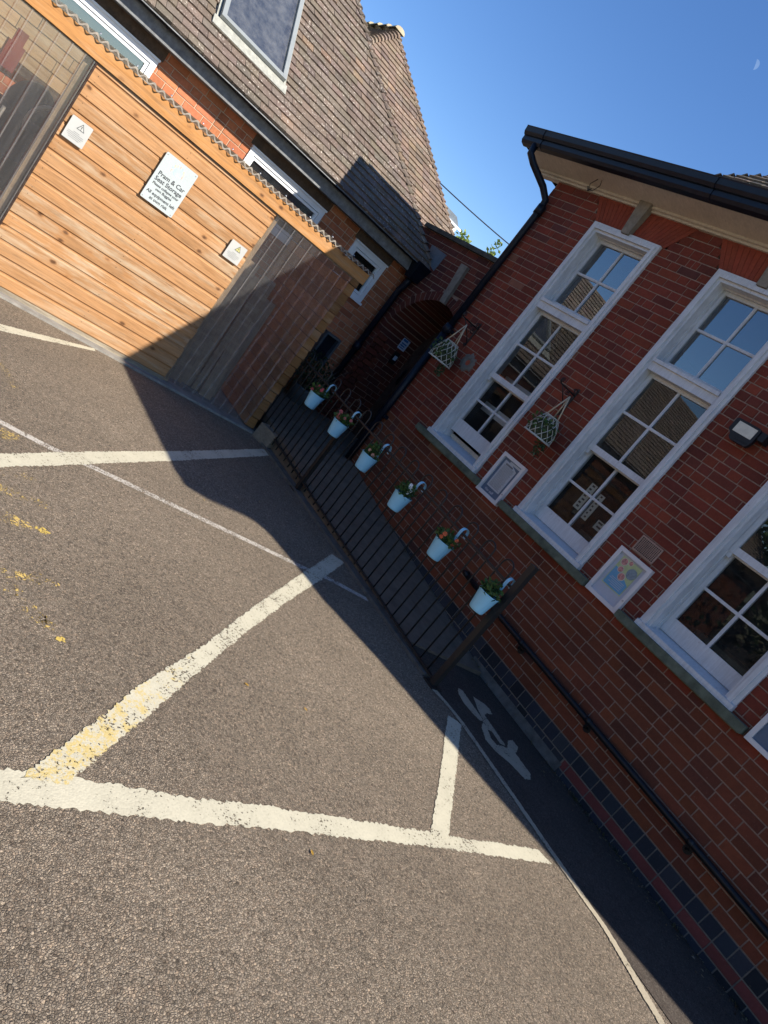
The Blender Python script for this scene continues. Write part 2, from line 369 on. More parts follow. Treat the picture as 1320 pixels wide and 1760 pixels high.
# ------------------------------------------------------------------ brickwork
CRS = .0744
def pick(pal):
    t = R.random() * sum(p[0] for p in pal)
    for p in pal:
        t -= p[0]
        if t <= 0: return jit(p[1], .14)
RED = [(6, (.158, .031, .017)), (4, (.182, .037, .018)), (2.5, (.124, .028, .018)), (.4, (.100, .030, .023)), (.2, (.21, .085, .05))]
LOWRED = [(6, (.138, .037, .017)), (4, (.158, .042, .017)), (2.5, (.108, .032, .018)), (.3, (.088, .032, .024))]
BLUE = [(4, (.022, .026, .036)), (2, (.032, .034, .042)), (1, (.015, .017, .022))]
LEFTRED = [(5, (.40, .140, .066)), (3, (.35, .12, .058)), (2, (.44, .165, .08))]  # paler orange brick of the left building
def brickwork(P, u0, u1, z0, z1, openings, pal, bond, brick, mortar, dep=.2, crs=CRS, face=.0045):
    """P(u,z,d)->xyz, d out of the wall. openings(z)->list of (ua,ub). One course at a time."""
    n = max(1, round((z1 - z0) / crs)); ch = (z1 - z0) / n; HD = .108
    for i in range(n):
        za = z0 + i * ch; zb = za + ch; zc = (za + zb) / 2
        cuts = sorted(openings(zc)); spans = []; a = u0
        for (ca, cb) in cuts:
            if ca > a: spans.append((a, min(ca, u1)))
            a = max(a, cb)
        if a < u1: spans.append((a, u1))
        for (sa, sb) in spans:
            if sb - sa < .004: continue
            mortar.quad(P(sa, za, 0), P(sb, za, 0), P(sb, zb, 0), P(sa, zb, 0))
            for ue in (sa, sb):
                if u0 < ue < u1: mortar.quad(P(ue, za, 0), P(ue, za, -dep), P(ue, zb, -dep), P(ue, zb, 0))
        # lay the course across the full length, cut at the openings
        u = u0 - R.random() * .2 if i % 2 else u0 - .05
        pl = pal(zc) if callable(pal) else pal
        while u < u1:
            if bond == 'mixed': L = HD * 2 if R.random() < (.62 if i % 2 else .30) else (HD if R.random() < .82 else HD * .55)
            elif bond == 'flemish': L = HD * 2 if R.random() < .55 else HD
            elif bond == 'stretcher': L = HD * 2
            else: L = HD
            ua, ub = u + .004, u + L - .004
            c = pick(pl)
            for (sa, sb) in spans:
                xa, xb = max(ua, sa), min(ub, sb)
                if xb - xa > .012:
                    j = R.uniform(0, .0018); e = .0042; f = face + j
                    lo = [P(xa, za + e, 0), P(xb, za + e, 0), P(xb, zb - e, 0), P(xa, zb - e, 0)]
                    g = .0022
                    hi = [P(xa + g, za + e + g, f), P(xb - g, za + e + g, f), P(xb - g, zb - e - g, f), P(xa + g, zb - e - g, f)]
                    brick.add(lo + hi, [(4, 5, 6, 7), (0, 1, 5, 4), (1, 2, 6, 5), (2, 3, 7, 6), (3, 0, 4, 7)], c)
            u += L

# ------------------------------------------------------------------ ground
def gz(x):   # the car park falls a little towards the long wall
    return 0 if x < 3.8 else -.082 * min(1, (x - 3.8) / 1.15)
g = MB()
xs = [-60, -20, -6, 0, 2, 3.8, 4.96, 6.5, 20, 60]; ys = [-60, -20, -4, 0, 3.0, 6.0, 12, 30, 90]
for i in range(len(xs) - 1):
    for j in range(len(ys) - 1):
        a, b, c, d = xs[i], xs[i + 1], ys[j], ys[j + 1]
        g.quad((a, c, gz(a)), (b, c, gz(b)), (b, d, gz(b)), (a, d, gz(a)))
struct(g.build('ground', 'asphalt', loc=(0, 0, 0)))
# smoother footpath strip along the wall, then the concrete ramp up to the arch
pth = MB()
pv = [(-3.0), 0, 1.0, 2.0, 3.0]
for a, b in zip(pv[:-1], pv[1:]):
    pth.quad((3.83, a, .002), (4.945, a, gz(4.945) + .002), (4.945, b, gz(4.945) + .002), (3.83, b, .002))
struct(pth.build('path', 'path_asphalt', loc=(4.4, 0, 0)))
def lerp_tab(t, y):
    for (a, va), (b, vb) in zip(t[:-1], t[1:]):
        if y <= b: return va + (vb - va) * max(0, (y - a)) / (b - a)
    return t[-1][1]
RW = [(3.0, -.045), (3.77, .045), (4.65, .125), (5.3, .19), (5.8, .265), (6.2, .295), (9, .31)]
RE = [(3.0, .012), (4.0, .045), (4.9, .10), (5.47, .155), (6.2, .20), (7.5, .25), (9, .25)]
rm = MB(); yy = [3.0 + .25 * i for i in range(20)]
for a, b in zip(yy[:-1], yy[1:]):
    xw = 4.94 if b <= 6.05 else 5.95
    rm.quad((3.86, a, lerp_tab(RE, a)), (xw, a, lerp_tab(RW, a)), (xw, b, lerp_tab(RW, b)), (3.86, b, lerp_tab(RE, b)))
    rm.quad((3.86, a, -.05), (3.86, a, lerp_tab(RE, a)), (3.86, b, lerp_tab(RE, b)), (3.86, b, -.05))
rm.quad((3.86, 3.0, -.09), (4.94, 3.0, -.09), (4.94, 3.0, -.045), (3.86, 3.0, .012))
struct(rm.build('ramp', 'concrete', loc=(4.4, 4.5, 0)))
kb = MB(); kb.box((3.765, 2.62, -.03), (3.862, 7.7, .022)); struct(kb.build('kerb', 'kerb_stone'))
sb = MB(); sb.box((-4, 6.03, -.05), (3.86, 7.74, .018)); struct(sb.build('concrete_base', 'slab_edge'))

def blob(poly, amp=.006, step=.010, seed=0):
    out = []; n = len(poly)
    for i in range(n):
        a = Vector((*poly[i], 0)); b = Vector((*poly[(i + 1) % n], 0)); L = (b - a).length; k = max(1, int(L / step))
        nr = Vector((-(b - a).y, (b - a).x, 0)).normalized() if L > 0 else Vector((0, 0, 0))
        for q in range(k):
            p = a.lerp(b, q / k)
            d = mnoise.noise(Vector((p.x * 9 + seed, p.y * 9, 3.3))) * amp * .6 + (R.random() - .5) * 2.0 * amp
            out.append(p + nr * d)
    return out
def marking(name, poly, mat, z=.004, amp=.006, tilt=True):
    pts = blob(poly, amp); bm = bmesh.new()
    vs = [bm.verts.new((p.x, p.y, (gz(p.x) if tilt else 0) + z)) for p in pts]
    f = bm.faces.new(vs); f.normal_update()
    if f.normal.z < 0: f.normal_flip()
    bmesh.ops.triangulate(bm, faces=[f])
    me = bpy.data.meshes.new(name); bm.to_mesh(me); bm.free(); me.materials.append(M[mat])
    o = bpy.data.objects.new(name, me); COL.objects.link(o); return struct(o)
ext = lambda p, q, k: (p[0] + (q[0] - p[0]) * k, p[1] + (q[1] - p[1]) * k)
# the wide bay line across the bottom (continues out of view to the left)
marking('parking_line', [(-.6, 1.60), (.912, 1.50), (1.118, 1.492), (1.547, 1.451), (1.825, 1.446), (2.81, 1.371), (2.939, 1.355), (3.71, 1.301), (3.745, 1.214), (2.733, 1.294), (1.782, 1.346), (1.514, 1.351), (1.172, 1.373), (.904, 1.387), (-.6, 1.48)], 'white_paint', .0020, .007)
marking('parking_line', [(3.67, 3.942), (3.085, 3.425), (2.411, 2.816), (1.887, 2.316), (1.504, 1.996), (1.263, 1.754), (.965, 1.475), (1.10, 1.46), (1.377, 1.723), (1.746, 2.074), (2.233, 2.535), (2.774, 3.016), (3.30, 3.46), (3.787, 3.892)], 'yellowed_paint', .0032, .006)
marking('parking_line', [(-1.2, 1.52), (1.055, 3.428), (1.819, 4.084), (2.386, 4.553), (3.607, 5.609), (3.80, 5.775), (3.80, 5.642), (3.511, 5.385), (2.334, 4.375), (1.368, 3.558), (1.045, 3.29), (-1.1, 1.46)], 'white_paint', .0020, .006)
def strip(name, pts, wd, mat, z, amp=.004):
    L = []; Rr = []
    for i, p in enumerate(pts):
        a = Vector(pts[max(i - 1, 0)]); b = Vector(pts[min(i + 1, len(pts) - 1)]); d = (b - a).normalized(); nn = Vector((-d.y, d.x)) * wd / 2
        L.append(Vector(p) + nn); Rr.append(Vector(p) - nn)
    return marking(name, [tuple(q) for q in L] + [tuple(q) for q in Rr[::-1]], mat, z, amp)
strip('worn_line', [(-.5, 4.05), (1.082, 3.794), (1.337, 3.735), (1.579, 3.715), (2.08, 3.653), (2.731, 3.570), (3.154, 3.510), (3.366, 3.500), (3.74, 3.41)], .055, 'thin_paint', .0012)
marking('parking_line', [(-.6, 3.55), (1.2, 5.396), (2.03, 6.03), (2.02, 5.965), (1.187, 5.245), (-.5, 3.44)], 'white_paint', .0020, .005)
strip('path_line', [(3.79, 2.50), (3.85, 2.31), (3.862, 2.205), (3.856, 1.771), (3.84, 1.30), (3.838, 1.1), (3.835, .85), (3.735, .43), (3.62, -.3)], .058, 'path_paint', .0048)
marking('parking_line', [(3.74, 2.262), (3.835, 2.20), (3.36, 1.75), (2.93, 1.345), (2.797, 1.350), (3.25, 1.78)], 'white_paint', .0032, .005)
# walking figure stencilled on the footpath
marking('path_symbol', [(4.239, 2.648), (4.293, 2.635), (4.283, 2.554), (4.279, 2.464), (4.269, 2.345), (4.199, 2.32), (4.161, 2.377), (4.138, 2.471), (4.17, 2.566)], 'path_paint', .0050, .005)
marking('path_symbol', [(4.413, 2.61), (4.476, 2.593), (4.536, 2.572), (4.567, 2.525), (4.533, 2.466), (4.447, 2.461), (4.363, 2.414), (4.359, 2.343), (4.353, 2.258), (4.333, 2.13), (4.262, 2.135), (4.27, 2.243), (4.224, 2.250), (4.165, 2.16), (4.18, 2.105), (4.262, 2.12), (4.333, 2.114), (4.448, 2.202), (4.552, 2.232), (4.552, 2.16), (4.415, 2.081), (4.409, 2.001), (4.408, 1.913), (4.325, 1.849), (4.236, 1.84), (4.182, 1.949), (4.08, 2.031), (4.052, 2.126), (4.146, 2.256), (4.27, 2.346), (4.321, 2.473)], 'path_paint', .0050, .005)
# faded yellow hopscotch strokes
def ell(cx, cy, a, b, rot, n=14):
    return [(cx + a * math.cos(t) * math.cos(rot) - b * math.sin(t) * math.sin(rot), cy + a * math.cos(t) * math.sin(rot) + b * math.sin(t) * math.cos(rot)) for t in [2 * math.pi * k / n for k in range(n)]]
for (cx, cy, a, b, r) in [(1.09, 3.66, .10, .05, .5), (1.12, 3.27, .13, .035, .4), (1.12, 3.08, .16, .04, -.1), (1.07, 2.85, .12, .04, 0), (1.10, 2.46, .13, .035, .1), (1.0, 2.34, .07, .05, .3), (1.07, 2.26, .10, .04, -.8), (1.13, 2.2, .06, .03, -.9), (1.15, 4.55, .05, .22, .3), (.9, 3.9, .2, .05, .6)]:
    marking('yellow_mark', ell(cx, cy, a, b, r), 'yellow_paint', .0025, .012)
for (cx, cy, a, b, r) in [(1.197, 2.845, .034, .028, 0), (1.178, 2.128, .022, .018, 0)]:
    marking('yellow_mark', ell(cx, cy, a, b, r), 'yellow_disc', .0027, .008)

# fallen leaves
def leaf_at(x, y, z, s, c, k):
    mb = MB(); a = R.uniform(0, 6.28)
    ca, sa = math.cos(a), math.sin(a)
    pr = [(-1, 0, 0), (-.4, .35, .12), (.3, .38, .18), (1, 0, .1), (.3, -.36, .05), (-.4, -.33, .1), (0, 0, 0.02)]
    mb.add([(x + s * (p[0] * ca - p[1] * sa), y + s * (p[0] * sa + p[1] * ca), z + s * (p[2] + .1)) for p in pr], [(0, 1, 6), (1, 2, 6), (2, 3, 6), (3, 4, 6), (4, 5, 6), (5, 0, 6)], c)
    return mb.build('fallen_leaf', 'leaf')
LV = [(2.049, 2.105, .014, 'small yellow leaf lying between the two bay lines, nearer the yellowed line'), (2.373, 2.023, .014, 'small yellow leaf lying between the bay lines, nearer the footpath'),
      (1.999, 1.248, .014, 'small tan leaf lying below the wide white bay line'), (2.428, 3.917, .012, 'tiny yellow leaf at the curved end of the shadow'), (3.089, 4.33, .012, 'pale leaf lying in the shade between bay line and railings')]
for (x, y, s, lab) in LV:
    tag(leaf_at(x, y, .004, s, (.45, .27, .05), 0), lab, 'leaf', 'fallen leaves on the tarmac')
lt = MB()
for k in range(620):
    y = R.uniform(-.6, 2.1) if R.random() < .75 else R.uniform(2.1, 6.0); wall = R.random() ** 2.2
    if y < 2.2: x = 4.935 - wall * .30; z = gz(x) + .006
    else: x = 3.80 - wall * .09 if R.random() < .6 else 4.92 - wall * .05; z = .004 if x < 3.86 else lerp_tab(RW, y) + .004
    a = R.uniform(0, 6.28); s = R.uniform(.004, .016); c = jit(R.choice([(.09, .06, .03), (.14, .10, .05), (.05, .035, .02), (.2, .17, .1)]), .3)
    dx, dy = math.cos(a) * s, math.sin(a) * s; q = R.uniform(.15, .5)
    lt.quad((x - dx, y - dy, z), (x + dy * q, y - dx * q, z + R.uniform(0, .006)), (x + dx, y + dy, z + R.uniform(0, .006)), (x - dy * q, y + dx * q, z + .001), col=c)
o = lt.build('leaf_litter', 'leaf'); o['kind'] = 'stuff'; o['label'] = 'dry leaf litter and twigs gathered along the foot of the long brick wall'; o['category'] = 'litter'

wdm = MB()
for k in range(46):
    y = R.choice([R.uniform(-.5, 1.6), R.uniform(1.2, 2.1), R.uniform(2.2, 5.6)]); x = 4.925 - R.random() * .03; z = gz(x) if y < 3 else lerp_tab(RW, y)
    for q in range(R.randint(3, 9)):
        a = R.uniform(1.6, 4.7); L = R.uniform(.02, .06); d = Vector((math.cos(a) * .55, math.sin(a) * .55, R.uniform(.5, 1))).normalized() * L; sd = Vector((-d.y, d.x, 0)).normalized() * .0022
        b = Vector((x + R.uniform(-.02, .01), y + R.uniform(-.03, .03), z)); wdm.quad(b - sd, b + sd, b + d * .6 + sd * .7, b + d + Vector((0, 0, -.006)), col=jit(R.choice([(.05, .07, .025), (.10, .10, .05), (.16, .14, .08)]), .3))
o = wdm.build('weeds', 'leaf'); o['kind'] = 'stuff'; o['label'] = 'thin weeds and dry grass blades along the foot of the long brick wall'; o['category'] = 'weeds'

# ------------------------------------------------------------------ long brick building on the right
XR = 4.947; YC = 6.12
hall = thing('brick_building', 'long dark red brick building with tall white sash windows, on the right', 'building', (XR, 3.0, -.06))
WIN = [(4.453, 5.303), (2.969, 3.819), (1.479, 2.329)]; ZB, ZT = 1.11, 3.62
PR = lambda u, z, d: (XR - d, u, z)
def op_hall(z): return [(a + .012, b - .012) for (a, b) in WIN] if ZB < z < ZT else []
bk, mo = MB(), MB()
def pal_hall(z): return RED if z > 1.0 else (LOWRED)
# lintel fields are left out of the coursed brickwork
def op_up(z): k = .02 + .17 * (z - ZT) / (3.862 - ZT); return [(a - k, b + k) for (a, b) in WIN]
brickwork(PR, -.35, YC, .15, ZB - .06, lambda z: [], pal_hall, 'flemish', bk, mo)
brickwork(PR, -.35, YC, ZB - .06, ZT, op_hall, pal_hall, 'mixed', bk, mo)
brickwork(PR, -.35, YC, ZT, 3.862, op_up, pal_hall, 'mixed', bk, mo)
# far end wall and the canted near end (mostly out of view; the near end is made up to suit the shadow)
PE = lambda u, z, d: (u, YC + d, z)
brickwork(PE, XR, 5.35, -.06, 3.862, lambda z: [], RED, 'mixed', bk, mo)
bk.build('brickwork', 'brick', hall); mo.build('mortar', 'mortar', hall)
# massing behind the skin so that no light leaks
sh = MB(); pl = [(5.10, YC - .02), (5.10, .0), (5.4, -.55), (6.5, -4.4), (10.5, -4.4), (10.5, YC - .02)]
sh.quad(*[(x, y, 3.86) for x, y in pl]); sh.box((5.02, -.55, 3.86), (5.10, YC - .02, 4.029)); n = len(pl)
for i in range(1, n): sh.quad((*pl[i], -.1), (*pl[(i + 1) % n], -.1), (*pl[(i + 1) % n], 4.029), (*pl[i], 4.029))
sh.box((4.96, -.4, -.1), (5.10, .02, 3.86))
sh.build('inner_wall', 'rubbed_brick', hall)
rb = MB()
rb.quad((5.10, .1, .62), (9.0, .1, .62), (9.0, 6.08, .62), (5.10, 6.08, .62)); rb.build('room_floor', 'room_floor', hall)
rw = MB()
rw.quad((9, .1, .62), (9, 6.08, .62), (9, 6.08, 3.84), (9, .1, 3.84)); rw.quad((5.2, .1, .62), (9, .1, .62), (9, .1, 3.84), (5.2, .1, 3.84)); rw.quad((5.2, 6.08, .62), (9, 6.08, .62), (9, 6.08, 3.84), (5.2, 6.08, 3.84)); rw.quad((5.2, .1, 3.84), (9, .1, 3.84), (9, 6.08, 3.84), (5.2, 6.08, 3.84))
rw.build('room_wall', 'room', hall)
# blue engineering brick plinth with a red painted band
bk, mo = MB(), MB()
PP = lambda u, z, d: (XR - .006 - d, u, z)
brickwork(PP, -.35, YC, .043, .150, lambda z: [], BLUE, 'header', bk, mo, crs=.107)
brickwork(PP, -.35, 2.03, -.032, .043, lambda z: [], [(1, (.15, .036, .032))], 'stretcher', bk, mo, crs=.075)
brickwork(PP, 2.03, YC, -.11, .043, lambda z: [], BLUE, 'header', bk, mo, crs=.075)
brickwork(PP, -.35, 2.03, -.11, -.032, lambda z: [], BLUE, 'header', bk, mo, crs=.078)
pb = bk.build('plinth', 'brick', hall); mo.build('plinth_mortar', 'dark_mortar', pb)
fl = MB(); ys_ = [2.02 + .06 * i for i in range(20)]
for a, b in zip(ys_[:-1], ys_[1:]):
    wa = .024 + .012 * mnoise.noise(Vector((a * 7, 1, 1))); wb = .024 + .012 * mnoise.noise(Vector((b * 7, 1, 1)))
    fl.quad((XR - .006 - wa, a, gz(4.9) + .006), (XR - .006 - wb, b, gz(4.9) + .006), (XR - .012, b, .0), (XR - .012, a, .0))
fl.build('mortar_fillet', 'kerb_stone', hall)
# flat gauged arches of rubbed red brick, with stone keystones
for (a, b) in WIN:
    lm = MB(); zt = 3.862; n = 22
    for k in range(n):
        t0, t1 = k / n, (k + 1) / n
        lo0, lo1 = a - .02 + (b - a + .04) * t0, a - .02 + (b - a + .04) * t1
        hi0, hi1 = a - .19 + (b - a + .38) * t0, a - .19 + (b - a + .38) * t1
        e = .0016; c = jit((.225, .046, .024), .12)
        lm.hexa([(XR, lo0 + e, ZT), (XR, lo1 - e, ZT), (XR, hi1 - e, zt), (XR, hi0 + e, zt)], [(XR - .007, lo0 + e, ZT), (XR - .007, lo1 - e, ZT), (XR - .007, hi1 - e, zt), (XR - .007, hi0 + e, zt)], c)
    # brick triangles either side
    lm.build('flat_arch', 'brick', hall)
    bq = MB(); bq.quad((XR + .002, a - .02, ZT), (XR + .002, b + .02, ZT), (XR + .002, b + .2, zt), (XR + .002, a - .2, zt)); bq.build('arch_backing', 'rubbed_brick', hall)
    ky = MB(); m = (a + b) / 2
    ky.hexa([(XR, m - .045, ZT - .02), (XR, m + .045, ZT - .02), (XR, m + .075, 3.93), (XR, m - .075, 3.93)], [(XR - .055, m - .045, ZT - .02), (XR - .055, m + .045, ZT - .02), (XR - .085, m + .075, 3.93), (XR - .085, m - .075, 3.93)])
    ky.build('keystone', 'stone', hall)
    # eroded apron bricks under the sill
    s = MB(); s.box((XR - .085, a - .14, 1.045), (XR + .1, b + .14, 1.105)); s.box((XR - .06, a - .12, 1.035), (XR + .1, b + .12, 1.046)); 
    M.setdefault('sill', M['stone'])
    s.build('stone_sill', 'sill_stone' if 'sill_stone' in M else plain('sill_stone', (.10, .115, .08), .9, 0, .45, 10, .3) and 'sill_stone', hall)

# sash windows
def sash(parent, name, x0, x1, ya, yb, za, zb, st, top, bot, midy=True, midz=True):
    """timber sash: stiles st, rails top/bot, one glazing bar each way; returns sash object"""
    s = MB(); s.box((x0, ya, za), (x1, ya + st, zb)); s.box((x0, yb - st, za), (x1, yb, zb))
    s.box((x0 + .001, ya + st, zb - top), (x1 - .001, yb - st, zb)); s.box((x0 + .001, ya + st, za), (x1 - .001, yb - st, za + bot))
    zc = (za + bot + zb - top) / 2; yc = (ya + yb) / 2
    if midz: s.box((x0 + .006, ya + st, zc - .011), (x1 - .004, yb - st, zc + .011)); s.box((x0 + .003, ya + st, zc - .004), (x0 + .0061, yb - st, zc + .004))
    if midy: s.box((x0 + .007, yc - .011, za + bot), (x1 - .003, yc + .011, zb - top)); s.box((x0 + .004, yc - .004, za + bot), (x0 + .0071, yc + .004, zb - top))
    return s.build(name, 'white_wood', parent)
def glass(parent, x, ya, yb, za, zb, mat='glass'):
    gq = MB(); gq.quad((x, yb, za), (x, ya, za), (x, ya, zb), (x, yb, zb)); return gq.build('pane', mat, parent)
for wi, (a, b) in enumerate(WIN):
    fr = MB()
    # moulded architrave in three steps
    for (w0, w1, px) in ((0, .030, .030), (.030, .062, .044), (.062, .088, .022)):
        fr.box((XR - px, a + w0, ZB), (XR + .06, a + w1, ZT - w1)); fr.box((XR - px, b - w1, ZB), (XR + .06, b - w0, ZT - w1))
        fr.box((XR - px - .001, a + w0, ZT - w1), (XR + .06, b - w0, ZT - w0))
    fr.box((XR + .06, a, ZB), (XR + .17, a + .097, ZT)); fr.box((XR + .06, b - .097, ZB), (XR + .17, b, ZT)); fr.box((XR + .06, a + .097, ZT - .097), (XR + .17, b - .097, ZT))
    # timber sill and transom
    fr.hexa([(XR - .055, a - .004, ZB - .004), (XR + .17, a - .004, ZB - .004), (XR + .17, b + .004, ZB - .004), (XR - .055, b + .004, ZB - .004)], [(XR - .055, a - .004, ZB + .035), (XR + .17, a - .004, ZB + .085), (XR + .17, b + .004, ZB + .085), (XR - .055, b + .004, ZB + .035)])
    fr.box((XR - .018, a + .089, 2.685), (XR + .15, b - .089, 2.775)); fr.box((XR - .034, a + .0885, 2.755), (XR + .02, b - .0885, 2.785))
    W = fr.build('window', 'white_wood', hall)
    ia, ib = a + .098, b - .098
    top = sash(W, 'top_light', XR + .085, XR + .125, ia, ib, 2.776, 3.522, .030, .030, .055); glass(W, XR + .105, ia + .03, ib - .03, 2.83, 3.495, 'top_glass')
    mid = sash(W, 'upper_sash', XR + .055, XR + .093, ia, ib, 1.905, 2.684, .034, .03, .055); glass(W, XR + .074, ia + .03, ib - .03, 1.95, 2.66)
    lift = .035 if wi == 0 else 0
    bot = sash(W, 'lower_sash', XR + .098, XR + .136, ia, ib, 1.265 if wi == 0 else 1.185, 1.945, .034, .05, .140 if wi == 0 else .125); glass(W, XR + .117, ia + .03, ib - .03, 1.30 + lift * 2.4, 1.92, 'low_glass')
    for q in (ia + .016, ib - .016): MB().box((XR + .060, q - .014, 1.865), (XR + .09, q + .014, 1.904)).build('sash_horn', 'white_wood', W)
    if wi == 0:
        ib_ = MB(); ib_.box((XR + .16, ia, 1.19), (XR + .2, ib, 1.235)); ib_.build('inner_sill', 'cream_paint', W)
        bl = MB(); bl.box((5.3, ia - .05, 1.60), (5.36, ib + .1, 1.70)); bl.box((5.3, ia - .05, 1.95), (5.36, ib + .1, 2.02)); bl.build('inner_rail', 'upvc', W)
# furniture glimpsed in the room
for (x, y, z, sx, sy, sz, mt, nm, lab) in [(5.9, 4.9, .62, .5, .8, .75, 'old_timber', 'table', 'low brown table inside the room behind the farthest sash window'),
                                           (6.0, 3.3, .62, .6, .8, .70, 'plank', 'cupboard', 'low wooden cupboard inside behind the middle sash window'),
                                           (6.0, 1.9, .62, .6, .8, .70, 'plank', 'bench', 'wooden bench inside behind the nearest sash window')]:
    tb = thing(nm, lab, nm, (x, y, z)); t1 = MB(); t1.box((x - sx / 2, y - sy / 2, z + sz - .04), (x + sx / 2, y + sy / 2, z + sz), (R.random(), .5, 0)); t1.build('top', mt, tb)
    for dx in (-1, 1):
        for dy in (-1, 1):
            l1 = MB(); l1.box((x + dx * (sx / 2 - .05) - .025, y + dy * (sy / 2 - .05) - .025, z), (x + dx * (sx / 2 - .05) + .025, y + dy * (sy / 2 - .05) + .025, z + sz - .041), (.4, .5, 0)); l1.build('leg', mt, tb)
# paper strips stuck inside the middle window
FRX = lambda x, y, z: ((x, y, z), (0, -1, 0), (0, 0, 1))
for (y0, y1, z0, z1, lab) in [(3.43, 3.50, 1.45, 1.70, 'tall paper strip of letters inside the middle window, left of its glazing bar'), (3.31, 3.37, 1.42, 1.67, 'tall paper strip of letters inside the middle window, right of its glazing bar'), (3.13, 3.22, 1.42, 1.50, 'small square paper note low in the corner of the middle window')]:
    nt = thing('paper_note', lab, 'note', (XR + .125, (y0 + y1) / 2, z0)); q = MB(); q.box((XR + .124, y0, z0), (XR + .126, y1, z1)); q.build('sheet', 'note_paper', nt)
    iq = MB(); k = 0; zz = z0 + .02
    while zz < z1 - .02:
        iq.box((XR + .1225, y0 + .02 + .01 * (k % 2), zz), (XR + .1241, y1 - .014 - .008 * ((k + 1) % 2), zz + .016)); zz += .034; k += 1
    iq.build('lettering', 'ink', nt)

# eaves: cove, gutter, roof
ev = MB(); Y0, Y1 = -.48, 6.50
prof = [(XR + .05, 3.862), (XR - .03, 3.862), (XR - .03, 3.880), (XR - .055, 3.885), (XR - .055, 3.905), (XR - .16, 3.925), (XR - .33, 3.948), (XR - .33, 4.0), (XR + .05, 4.0)]
ev.prism([(x, Y0, z) for x, z in prof], (0, Y1 - .03 - Y0, 0)); ev.build('soffit', 'cream_paint', hall)
ev2 = MB(); ev2.prism([(XR - .33, 6.125 + .02, 3.94), (5.9, 6.145, 3.94), (5.9, 6.47, 3.97), (XR - .33, 6.47, 3.97)], (0, 0, .03)); ev2.build('end_soffit', 'cream_paint', hall)
gt = MB(); gp = [(4.625, 3.935), (4.60, 3.925), (4.55, 3.935), (4.53, 3.960), (4.53, 4.000), (4.515, 4.005), (4.495, 4.03), (4.49, 4.075), (4.485, 4.085), (4.50, 4.092), (4.64, 4.06)]
gt.prism([(x, Y0, z) for x, z in gp], (0, 6.51 - Y0, 0))
gt.build('gutter', 'gutter_black', hall)
g2 = MB(); g2.prism([(4.62, 6.475, 3.93), (4.62, 6.53, 3.96), (4.62, 6.55, 4.085), (4.62, 6.475, 4.06)], (3.2, 0, 0)); g2.build('end_gutter', 'gutter_black', hall)
for y in (6.2, 4.05, 2.0): MB().prism([(x - .006, y, z - .004) if x < 4.6 else (x, y, z) for x, z in gp], (0, .05, 0)).build('gutter_joint', 'gutter_black', hall)
dp = MB(); PX, PY = 4.895, 6.03
dp.tube([(4.56, 6.30, 3.95), (4.56, 6.28, 3.86), (4.62, 6.22, 3.80), (4.80, 6.10, 3.70), (PX - .01, 6.04, 3.62), (PX, PY, 3.52), (PX, PY, 2.0)], .036, 12)
dp.tube([(PX, PY, 2.02), (PX, PY, .28)], .040, 12); dp.tube([(PX, PY, 1.98), (PX, PY, 2.08)], .050, 12); dp.tube([(PX, PY, 3.46), (PX, PY, 3.56)], .046, 12)
for z in (2.03, .9): dp.box((PX - .01, PY - .075, z - .02), (XR - .002, PY + .075, z + .02))
dp.build('downpipe', 'gutter_black', hall)
# tiled hip roof set behind the gutter, and a flat slab, its unseen outline shaped for the shadow
TILES = [(5, (.150, .118, .094)), (3, (.160, .124, .097)), (2, (.138, .110, .090)), (.25, (.185, .13, .09))]
def tiled(P, rows, u_of, gauge=.1, tw=.165, pal=TILES, th=.014, name='tiles', mb=None):
    """P(u, s, d): u along the eave, s up the slope, d out. u_of(s)->list of (ua,ub)"""
    for r in range(rows):
        s0 = r * gauge
        for (ua, ub) in u_of(s0 + gauge / 2):
            u = ua - (.5 * tw if r % 2 else 0) - R.random() * .01
            while u < ub:
                x0, x1 = max(u + .0015, ua), min(u + tw - .0015, ub)
                if x1 - x0 > .02:
                    c = pick(pal); d0 = th + R.uniform(.006, .013); d1 = R.uniform(0, .002); tl = R.uniform(-.003, .003)
                    s1 = s0 + gauge * 1.25
                    mb.add([P(x0, s0, -.004), P(x1, s0, -.004), P(x1, s1, -.012), P(x0, s1, -.012), P(x0, s0 + R.uniform(-.003, .003), d0 + tl), P(x1, s0 + R.uniform(-.003, .003), d0 - tl), P(x1, s1, d1), P(x0, s1, d1)],
                           [(4, 5, 6, 7), (0, 1, 5, 4), (1, 2, 6, 5), (3, 0, 4, 7)], c)
                u += tw
q2 = math.sqrt(.5)
rf = MB(); ex, ey, ez = 5.0, 6.0, 4.02
PRf = lambda u, s, d: (ex + s * q2 - d * q2, u, ez + s * q2 + d * q2)
tiled(PRf, 26, lambda s: [(-.3, ey - s * q2)], .1, mb=rf)
PRe = lambda u, s, d: (u, ey - s * q2 + d * q2, ez + s * q2 + d * q2)
tiled(PRe, 26, lambda s: [(ex + s * q2, 10.2 - s * q2)], .1, mb=rf)
rf.build('roof', 'tile', hall)
ru = MB(); h = 1.84
ru.quad((ex, ey, ez - .02), (ex, -.3, ez - .02), (ex + h, -.3, ez + h - .02), (ex + h, ey - h, ez + h - .02)); ru.quad((ex, ey, ez - .02), (10.2, ey, ez - .02), (10.2 - h, ey - h, ez + h - .02), (ex + h, ey - h, ez + h - .02)); ru.quad((ex + h, ey - h, ez + h - .02), (ex + h, -.3, ez + h - .02), (10.2 - h, -.3, ez + h - .02), (10.2 - h, ey - h, ez + h - .02))
ru.build('roof_deck', 'slate_fascia', hall)
